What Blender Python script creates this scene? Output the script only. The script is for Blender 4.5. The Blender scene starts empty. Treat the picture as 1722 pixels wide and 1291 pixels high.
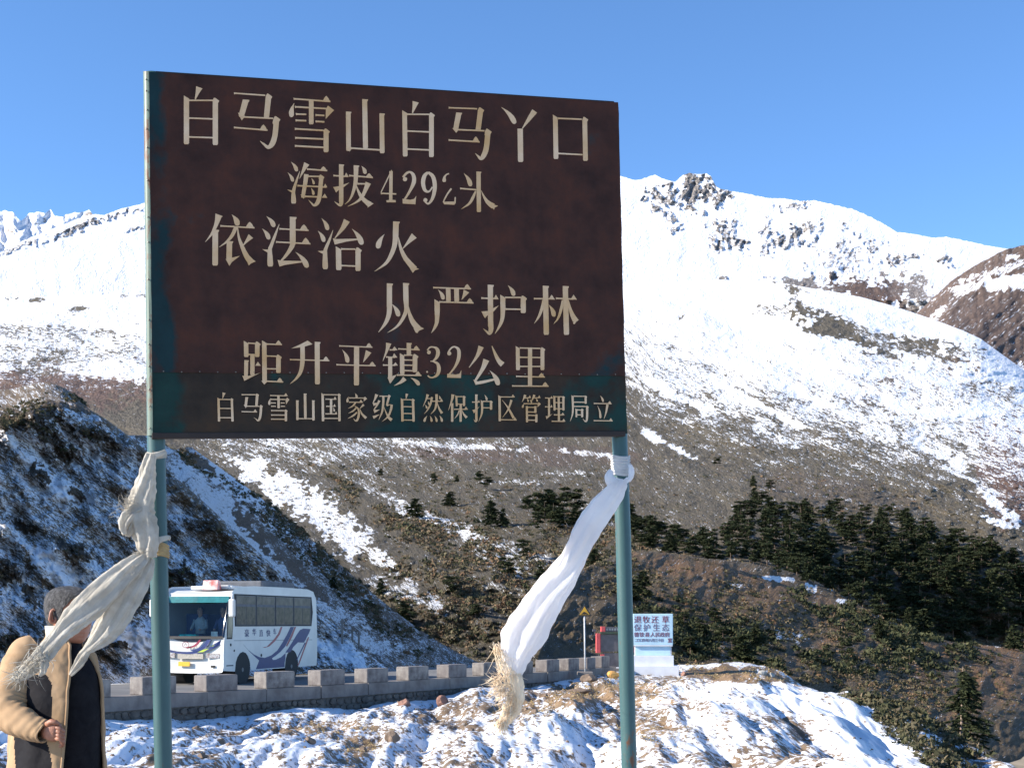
import bpy, bmesh, math, random
import numpy as np
from mathutils import Vector, Matrix
C = bpy.data.collections.new('scene'); bpy.context.scene.collection.children.link(C)
S = bpy.context.scene
# ------------------------------------------------------------------ camera, sky, sun, exposure
EYE = 1.6                      # eye height above the ground by the sign
F = 2400.0                     # focal length in photo pixels (photo 1722 x 1291)
HX, HY = 861.0, 1047.0         # the point straight ahead at eye level
cam = bpy.data.cameras.new('camera'); camo = bpy.data.objects.new('camera', cam); C.objects.link(camo)
camo.location = (0, 0, EYE); camo.rotation_euler = (math.radians(90), 0, 0)
cam.sensor_width = 36; cam.lens = F / 1722 * 36; cam.shift_y = (HY - 645.5) / 1722
cam.clip_start = 0.05; cam.clip_end = 30000
S.camera = camo
SUN_EL = math.radians(26); SUN_DIR = Vector((-0.978, -0.2, 0)).normalized()
SUN_V = Vector((SUN_DIR.x * math.cos(SUN_EL), SUN_DIR.y * math.cos(SUN_EL), math.sin(SUN_EL)))
w = bpy.data.worlds.new('World'); S.world = w; w.use_nodes = True
wn = w.node_tree; wn.nodes.clear()
sky = wn.nodes.new('ShaderNodeTexSky'); sky.sky_type = 'NISHITA'; sky.sun_disc = False
sky.sun_elevation = SUN_EL; sky.sun_rotation = math.atan2(SUN_DIR.x, SUN_DIR.y)
sky.altitude = 4300; sky.air_density = 1.0; sky.dust_density = 0.0; sky.ozone_density = 2.2
bg = wn.nodes.new('ShaderNodeBackground'); bg.inputs[1].default_value = 0.14
wo = wn.nodes.new('ShaderNodeOutputWorld')
hs = wn.nodes.new('ShaderNodeHueSaturation'); hs.inputs['Saturation'].default_value = 1.13; hs.inputs['Value'].default_value = 1.1
wn.links.new(sky.outputs[0], hs.inputs['Color']); wn.links.new(hs.outputs[0], bg.inputs[0]); wn.links.new(bg.outputs[0], wo.inputs[0])
sl = bpy.data.lights.new('sun', 'SUN'); sl.energy = 5.0; sl.angle = math.radians(0.5); sl.color = (1, 0.93, 0.83)
so = bpy.data.objects.new('sun', sl); C.objects.link(so)
so.rotation_euler = SUN_V.to_track_quat('Z', 'Y').to_euler()
S.view_settings.view_transform = 'Standard'; S.view_settings.look = 'None'
S.view_settings.exposure = 1.02; S.view_settings.gamma = 1; S.view_settings.use_curve_mapping = False
S.render.engine = 'CYCLES'; S.cycles.max_bounces = 6; S.cycles.transparent_max_bounces = 12

# ------------------------------------------------------------------ helpers
def P(px, py, d):
    return Vector(((px - HX) / F * d, d, EYE + (HY - py) / F * d))
def prop(o, label=None, cat=None, group=None, kind=None):
    if label: o['label'] = label
    if cat: o['category'] = cat
    if group: o['group'] = group
    if kind: o['kind'] = kind
    return o
def thing(name, label, cat, loc=(0, 0, 0), rotz=0.0, group=None):
    o = bpy.data.objects.new(name, None); C.objects.link(o)
    o.location = loc; o.rotation_euler = (0, 0, rotz); o.empty_display_size = 0.2
    return prop(o, label, cat, group)
class MB:
    def __init__(s): s.v = []; s.f = []; s.m = []; s.k = 0
    def add(s, vs, fs, k=None):
        b = len(s.v); s.v += [tuple(v) for v in vs]; s.f += [tuple(b + i for i in f) for f in fs]
        s.m += [s.k if k is None else k] * len(fs); return s
    def box(s, c, size, M=None, k=None, taper=1.0):
        x, y, z = [q / 2 for q in size]; vs = []
        for sz, t in ((-1, 1.0), (1, taper)):
            for sx, sy in ((-1, -1), (1, -1), (1, 1), (-1, 1)):
                vs.append(Vector((sx * x * t, sy * y * t, sz * z)))
        if M is not None: vs = [M @ v for v in vs]
        vs = [v + Vector(c) for v in vs]
        return s.add(vs, [(0, 3, 2, 1), (4, 5, 6, 7), (0, 1, 5, 4), (1, 2, 6, 5), (2, 3, 7, 6), (3, 0, 4, 7)], k)
    def prism(s, pts, off, k=None):
        """closed outline pts (3D) swept by vector off"""
        n = len(pts); off = Vector(off); a = [Vector(p) for p in pts]; b = [p + off for p in a]
        return s.add(a + b, [tuple(range(n)), tuple(range(2 * n - 1, n - 1, -1))] + [(i, i + n, (i + 1) % n + n, (i + 1) % n) for i in range(n)], k)
    def tube(s, path, rad, n=12, k=None, caps=True, flat=1.0, up=None):
        path = [Vector(p) for p in path]; m = len(path)
        if not hasattr(rad, '__len__'): rad = [rad] * m
        vs = []; u0 = None
        for i, p in enumerate(path):
            t = (path[min(i + 1, m - 1)] - path[max(i - 1, 0)]).normalized()
            if u0 is None:
                u0 = up if up is not None else (Vector((0, 0, 1)) if abs(t.z) < .9 else Vector((1, 0, 0)))
            u = (u0 - t * u0.dot(t)); u = u.normalized() if u.length > 1e-6 else t.orthogonal().normalized(); u0 = u
            wv = t.cross(u)
            for j in range(n):
                a = 2 * math.pi * j / n
                vs.append(p + u * math.cos(a) * rad[i] + wv * math.sin(a) * rad[i] * flat)
        fs = [(i * n + j, i * n + (j + 1) % n, (i + 1) * n + (j + 1) % n, (i + 1) * n + j) for i in range(m - 1) for j in range(n)]
        if caps: fs += [tuple(range(n - 1, -1, -1)), tuple((m - 1) * n + j for j in range(n))]
        return s.add(vs, fs, k)
    def build(s, name, mat, parent=None, smooth=False, world=True, bevel=0, kind=None, label=None, cat=None, group=None, sub=0, loc=None):
        me = bpy.data.meshes.new(name); me.from_pydata(s.v, [], s.f)
        for q in (mat if isinstance(mat, (list, tuple)) else [mat]): me.materials.append(q)
        if len(set(s.m)) > 1: me.polygons.foreach_set('material_index', s.m)
        if smooth: me.polygons.foreach_set('use_smooth', [True] * len(me.polygons))
        me.update(); o = bpy.data.objects.new(name, me); C.objects.link(o)
        if loc is not None:
            me.transform(Matrix.Translation(-Vector(loc))); o.location = loc
        if parent is not None:
            if world:
                Mw = Matrix.Identity(4); q = parent; ch = []
                while q is not None: ch.append(q); q = q.parent
                for q in reversed(ch): Mw = Mw @ (Matrix.Translation(q.location) @ q.rotation_euler.to_matrix().to_4x4())
                me.transform(Mw.inverted())
            o.parent = parent
        if bevel:
            b = o.modifiers.new('bevel', 'BEVEL'); b.width = bevel; b.segments = 2; b.limit_method = 'ANGLE'; b.angle_limit = math.radians(40)
        if sub:
            b = o.modifiers.new('sub', 'SUBSURF'); b.levels = sub; b.render_levels = sub
        return prop(o, label, cat, group, kind)
def N(nt, t, **kw):
    n = nt.nodes.new(t)
    for k, v in kw.items():
        if k.startswith('i_'):
            k = k[2:]; k = int(k) if k.isdigit() else k.replace('_', ' '); n.inputs[k].default_value = v
        else: setattr(n, k, v)
    return n
def newmat(name):
    m = bpy.data.materials.new(name); m.use_nodes = True; nt = m.node_tree; nt.nodes.clear()
    o = N(nt, 'ShaderNodeOutputMaterial'); b = N(nt, 'ShaderNodeBsdfPrincipled'); nt.links.new(b.outputs[0], o.inputs[0])
    return m, nt, b, o
def ramp(nt, src, stops, interp='LINEAR'):
    r = N(nt, 'ShaderNodeValToRGB'); r.color_ramp.interpolation = interp; e = r.color_ramp.elements
    while len(e) < len(stops): e.new(0.5)
    for q, (p, c) in zip(e, stops): q.position = p; q.color = c if len(c) == 4 else (*c, 1)
    nt.links.new(src, r.inputs[0]); return r.outputs[0]
def mixc(nt, fac, a, b, mode='MIX'):
    m = N(nt, 'ShaderNodeMix', data_type='RGBA', blend_type=mode)
    for sock, v in ((m.inputs[0], fac), (m.inputs[6], a), (m.inputs[7], b)):
        if isinstance(v, bpy.types.NodeSocket): nt.links.new(v, sock)
        elif isinstance(v, (int, float)): sock.default_value = v
        else: sock.default_value = (*v, 1) if len(v) == 3 else v
    return m.outputs[2]
def math_(nt, op, a, b=0.0, clamp=False):
    m = N(nt, 'ShaderNodeMath', operation=op, use_clamp=clamp)
    for sock, v in ((m.inputs[0], a), (m.inputs[1], b)):
        if isinstance(v, bpy.types.NodeSocket): nt.links.new(v, sock)
        else: sock.default_value = v
    return m.outputs[0]
def noise(nt, vec, scale, detail=4, rough=.55, dist=0):
    n = N(nt, 'ShaderNodeTexNoise', i_Scale=scale, i_Detail=detail, i_Roughness=rough, i_Distortion=dist)
    if vec is not None: nt.links.new(vec, n.inputs['Vector'])
    return n.outputs['Fac']
def simple(name, col, rough=.6, var=.25, scale=6.0, metal=0.0, bump=.0, col2=None, bscale=None, spec=.5, coord='Object', stretch=None):
    """plain material with a little procedural unevenness"""
    m, nt, b, o = newmat(name)
    tc = N(nt, 'ShaderNodeTexCoord'); vec = tc.outputs[coord]
    if stretch:
        mp = N(nt, 'ShaderNodeMapping'); mp.inputs['Scale'].default_value = stretch; nt.links.new(vec, mp.inputs[0]); vec = mp.outputs[0]
    n = noise(nt, vec, scale, 6, .6)
    c2 = col2 or tuple(max(0, q * (1 - var)) for q in col); c1 = tuple(min(1, q * (1 + var * .5)) for q in col) if not col2 else col
    out = ramp(nt, n, [(.35, c2), (.65, c1)])
    nt.links.new(out, b.inputs['Base Color']); b.inputs['Roughness'].default_value = rough; b.inputs['Metallic'].default_value = metal
    b.inputs['Specular IOR Level'].default_value = spec
    if bump:
        bp = N(nt, 'ShaderNodeBump', i_Strength=bump, i_Distance=.02); n2 = noise(nt, vec, bscale or scale * 6, 5, .6)
        nt.links.new(n2, bp.inputs['Height']); nt.links.new(bp.outputs[0], b.inputs['Normal'])
    return m
# numpy gradient noise
_rs = np.random.RandomState(7); _perm = np.arange(512); _rs.shuffle(_perm); _perm = np.concatenate([_perm, _perm])
_g = _rs.rand(512) * 2 * np.pi; _gx, _gy = np.cos(_g), np.sin(_g)
def pnoise(x, y):
    x = np.asarray(x, float); y = np.asarray(y, float)
    xi = np.floor(x).astype(int); yi = np.floor(y).astype(int); xf = x - xi; yf = y - yi
    u = xf * xf * xf * (xf * (xf * 6 - 15) + 10); v = yf * yf * yf * (yf * (yf * 6 - 15) + 10)
    def g(ix, iy, dx, dy):
        h = _perm[(_perm[ix & 511] + iy) & 511]; return _gx[h] * dx + _gy[h] * dy
    a = g(xi, yi, xf, yf); b = g(xi + 1, yi, xf - 1, yf); c = g(xi, yi + 1, xf, yf - 1); d = g(xi + 1, yi + 1, xf - 1, yf - 1)
    return (a + u * (b - a) + v * ((c + u * (d - c)) - (a + u * (b - a)))) * 1.5
def fbm(x, y, oct=5, gain=.5, lac=2.03):
    s = 0; a = 1.0
    for i in range(oct):
        s = s + a * pnoise(x + 17.3 * i, y - 9.1 * i); x = x * lac; y = y * lac; a *= gain
    return s
def ridged(x, y, oct=5, gain=.5):
    s = 0; a = 1.0
    for i in range(oct):
        s = s + a * (1 - np.abs(pnoise(x + 31.7 * i, y + 5.3 * i)) * 2); x = x * 2.1; y = y * 2.1; a *= gain
    return s
def sstep(a, b, x):
    t = np.clip((x - a) / (b - a), 0, 1); return t * t * (3 - 2 * t)
# ------------------------------------------------------------------ the big sign
SBL, STL = P(247, 737, 5.20), P(240, 119, 5.20)
SBR = P(1055, 733, 5.73)
sX = (SBR - SBL).normalized(); sN = (STL - SBL).cross(sX).normalized()
if sN.y > 0: sN = -sN
sZ = sX.cross(sN).normalized(); sZ = sZ if sZ.z > 0 else -sZ
def onsign(px, py, off=0.0):
    r = P(px, py, 1.0) - Vector((0, 0, EYE)); o = Vector((0, 0, EYE))
    t = (SBL + sN * off - o).dot(sN) / r.dot(sN); return o + r * t
def sign_mat(name, brown, teal, teal_amt):
    m, nt, b, o = newmat(name); tc = N(nt, 'ShaderNodeTexCoord'); v = tc.outputs['Object']
    big = noise(nt, v, 1.7, 5, .6, .6); mid = noise(nt, v, 7, 6, .65); fine = noise(nt, v, 60, 4, .7)
    st = N(nt, 'ShaderNodeMapping'); st.inputs['Scale'].default_value = (9, 9, .8); nt.links.new(v, st.inputs[0])
    run = noise(nt, st.outputs[0], 3, 5, .6)
    rust = ramp(nt, mid, [(.28, tuple(q * .38 for q in brown)), (.5, brown), (.72, (brown[0] * 1.7, brown[1] * 1.4, brown[2] * 1.1))])
    rust = mixc(nt, math_(nt, 'MULTIPLY', run, .5), rust, tuple(q * .5 for q in brown))
    sx = N(nt, 'ShaderNodeSeparateXYZ'); nt.links.new(v, sx.inputs[0])
    edge = ramp(nt, sx.outputs[0], [(0.0, (1, 1, 1)), (.09, (.75, .75, .75)), (.16, (0, 0, 0)), (1, (0, 0, 0))])
    a = math_(nt, 'ADD', math_(nt, 'MULTIPLY', math_(nt, 'SUBTRACT', big, .5), 1.6), math_(nt, 'MULTIPLY', math_(nt, 'SUBTRACT', mid, .5), .9))
    a = math_(nt, 'ADD', a, math_(nt, 'MULTIPLY', edge, .45)); a = math_(nt, 'ADD', a, teal_amt)
    f = ramp(nt, a, [(.5, (0, 0, 0)), (.68, (1, 1, 1))])
    c = mixc(nt, f, rust, ramp(nt, mid, [(.35, tuple(q * .55 for q in teal)), (.7, teal)]))
    c = mixc(nt, math_(nt, 'MULTIPLY', math_(nt, 'SUBTRACT', fine, .45), .8, True), c, (.02, .02, .02))
    nt.links.new(c, b.inputs['Base Color']); b.inputs['Roughness'].default_value = .62; b.inputs['Specular IOR Level'].default_value = .2
    bp = N(nt, 'ShaderNodeBump', i_Strength=.25, i_Distance=.004); nt.links.new(mid, bp.inputs['Height']); nt.links.new(bp.outputs[0], b.inputs['Normal'])
    return m
M_up = sign_mat('rusted brown sheet', (.060, .022, .0135), (.008, .034, .038), .27)
M_lo = sign_mat('rusted green sheet', (.040, .026, .016), (.010, .044, .036), .42)
def paintmat(name, base, rustamt, light=1.0):
    m, nt, b, o = newmat(name); tc = N(nt, 'ShaderNodeTexCoord'); mpp = N(nt, 'ShaderNodeMapping'); mpp.inputs['Scale'].default_value = (1, 1, .35); nt.links.new(tc.outputs['Object'], mpp.inputs[0]); v = mpp.outputs[0]
    n1 = noise(nt, v, 9, 6, .65); n2 = noise(nt, v, 55, 5, .7)
    c = ramp(nt, n1, [(.3, tuple(q * .75 for q in base)), (.7, base)])
    r = math_(nt, 'ADD', math_(nt, 'MULTIPLY', n1, .6), math_(nt, 'MULTIPLY', n2, .4))
    f = ramp(nt, r, [(rustamt, (0, 0, 0)), (rustamt + .06, (1, 1, 1))])
    c = mixc(nt, f, c, (.13, .055, .025)); nt.links.new(c, b.inputs['Base Color'])
    b.inputs['Roughness'].default_value = .45; b.inputs['Specular IOR Level'].default_value = .4
    bp = N(nt, 'ShaderNodeBump', i_Strength=.3, i_Distance=.002); nt.links.new(r, bp.inputs['Height']); nt.links.new(bp.outputs[0], b.inputs['Normal'])
    return m
M_post = paintmat('weathered teal post paint', (.045, .105, .105), .575)
M_edge = paintmat('weathered green edge paint', (.15, .20, .15), .50)
M_let = simple('aged cream lettering paint', (.76, .53, .33), .7, scale=5, col2=(.58, .33, .13))
M_riv = simple('rivet steel', (.25, .22, .18), .4, metal=.6)
M_frame = simple('dark rusted frame', (.03, .02, .016), .8, scale=12)
sign = thing('sign_board', 'tall rusty brown metal sign with pale Chinese lettering on two teal posts', 'sign', (SBL.x, SBL.y, 0))
Rs = Matrix((sX, -sN, sZ)).transposed()                       # sign axes
def onbuild(mb, name, mat, parent=sign, **kw):
    """parts of the board keep object axes along the board (textures follow it)"""
    me = bpy.data.meshes.new(name); M4 = Matrix.Translation(SBL) @ Rs.to_4x4(); inv = M4.inverted()
    me.from_pydata([inv @ Vector(v) for v in mb.v], [], mb.f)
    for q in (mat if isinstance(mat, list) else [mat]): me.materials.append(q)
    if kw.get('smooth'): me.polygons.foreach_set('use_smooth', [True] * len(me.polygons))
    o = bpy.data.objects.new(name, me); C.objects.link(o); o.parent = parent
    if parent is sign: o.matrix_local = Matrix.Translation(SBL - sign.location) @ Rs.to_4x4()
    if kw.get('bevel'):
        b = o.modifiers.new('bevel', 'BEVEL'); b.width = kw['bevel']; b.segments = 2
    return o
def sheet(poly, th, off=0.0, div=1):
    mb = MB(); mb.prism([onsign(x, y, off) for x, y in poly], -sN * th); return mb
def wob(x0, y0, x1, y1, n, a):
    return [(x0 + (x1 - x0) * i / n + random.uniform(-a, a), y0 + (y1 - y0) * i / n + random.uniform(-a, a)) for i in range(n)]
random.seed(4)
up = wob(249, 121, 1040, 172.5, 40, .45) + wob(1040, 172.5, 1051.5, 633, 24, .5) + wob(1051.5, 632, 252, 626, 20, .15) + wob(252, 626, 249, 121, 20, .2)
onbuild(sheet(up, .003), 'upper_sheet', M_up)
lo = wob(252, 622, 1051.5, 628, 20, .1) + wob(1051.5, 628, 1055, 729, 8, .4) + wob(1055, 729, 254, 731, 24, .3) + [(254, 731), (252.5, 690)]
onbuild(sheet(lo, .003, -.0035), 'lower_sheet', M_lo)
for a, b_ in (((262, 131), (1030, 181)), ((266, 640), (1040, 645)), ((268, 727), (1045, 725))):
    A, B = onsign(*a, -.03), onsign(*b_, -.03); Mx = Rs.copy()
    mb = MB(); mb.box((A + B) / 2, ((B - A).length, .04, .035), Mx); onbuild(mb, 'back_rail', M_frame)
mb = MB(); A, B = onsign(255, 732.5, -.012), onsign(1050, 730, -.012); mb.box((A + B) / 2, ((B - A).length, .03, .021), Rs)
onbuild(mb, 'bottom_rail', M_frame, bevel=.003)
# the two pipe posts
POSTL = [(256.5, 125, 5.262), (259.5, 400, 5.262), (262.5, 737, 5.262), (268, 980, 5.262), (275, 1291, 5.262), (283, 1790, 5.262)]
POSTR = [(1023, 180, 5.775), (1032, 500, 5.775), (1042, 735, 5.770), (1048, 900, 5.765), (1058, 1291, 5.765), (1070, 1730, 5.765)]
def smoothpath(pts, n=8):
    out = []
    for i in range(len(pts) - 1):
        for k in range(n): t = k / n; out.append(P(*[pts[i][q] * (1 - t) + pts[i + 1][q] * t for q in range(3)]))
    return out + [P(*pts[-1])]
MB().tube(smoothpath(POSTL), .0328, 28).build('post', M_post, sign, smooth=True)
MB().tube(smoothpath(POSTR), .0312, 28).build('post', M_post, sign, smooth=True)
mb = MB()                                                    # pale folded edge strip down the left side
pts = []
for i in range(31):
    t = i / 30; y = 120 + t * 612; x0 = 241 + 6.5 * t + random.uniform(-.3, .3)
    pts.append((x0, y))
loops = []
for x, y in pts:
    loops.append([onsign(x + 9.5, y, .0015), onsign(x + 4.5, y, -.001), onsign(x + .5, y, -.013), onsign(x - .2, y, -.03), onsign(x + 2.5, y, -.05)])
vs = [v for l in loops for v in l]; mb.add(vs, [(i * 5 + j, i * 5 + j + 1, (i + 1) * 5 + j + 1, (i + 1) * 5 + j) for i in range(30) for j in range(4)])
onbuild(mb, 'edge_strip', M_edge, smooth=True)
def rivet(x, y, off, r):
    mb = MB(); c = onsign(x, y, off); n = 8; vs = []; 
    for rr, h in ((1, 0), (.8, .5), (.35, .8)):
        for j in range(n): a = 2 * math.pi * j / n; vs.append(c + sX * math.cos(a) * r * rr + sZ * math.sin(a) * r * rr + sN * h * r)
    mb.add(vs, [(i * n + j, i * n + (j + 1) % n, (i + 1) * n + (j + 1) % n, (i + 1) * n + j) for i in range(2) for j in range(n)] + [tuple(16 + j for j in range(n))])
    return mb
for y in (134, 153, 185, 217, 248, 303, 365, 407, 470, 538, 579, 616, 655, 683, 720):
    t = (y - 120) / 612; onbuild(rivet(246 + 6.5 * t + random.uniform(-.6, .6), y, .0, .0036), 'rivet', M_riv, smooth=True)
for i in range(26):
    t = i / 25; onbuild(rivet(275 + t * 760, 624.5 + 5 * t + random.uniform(-.5, .5), .0005, .0028), 'rivet', M_riv, smooth=True)
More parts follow.
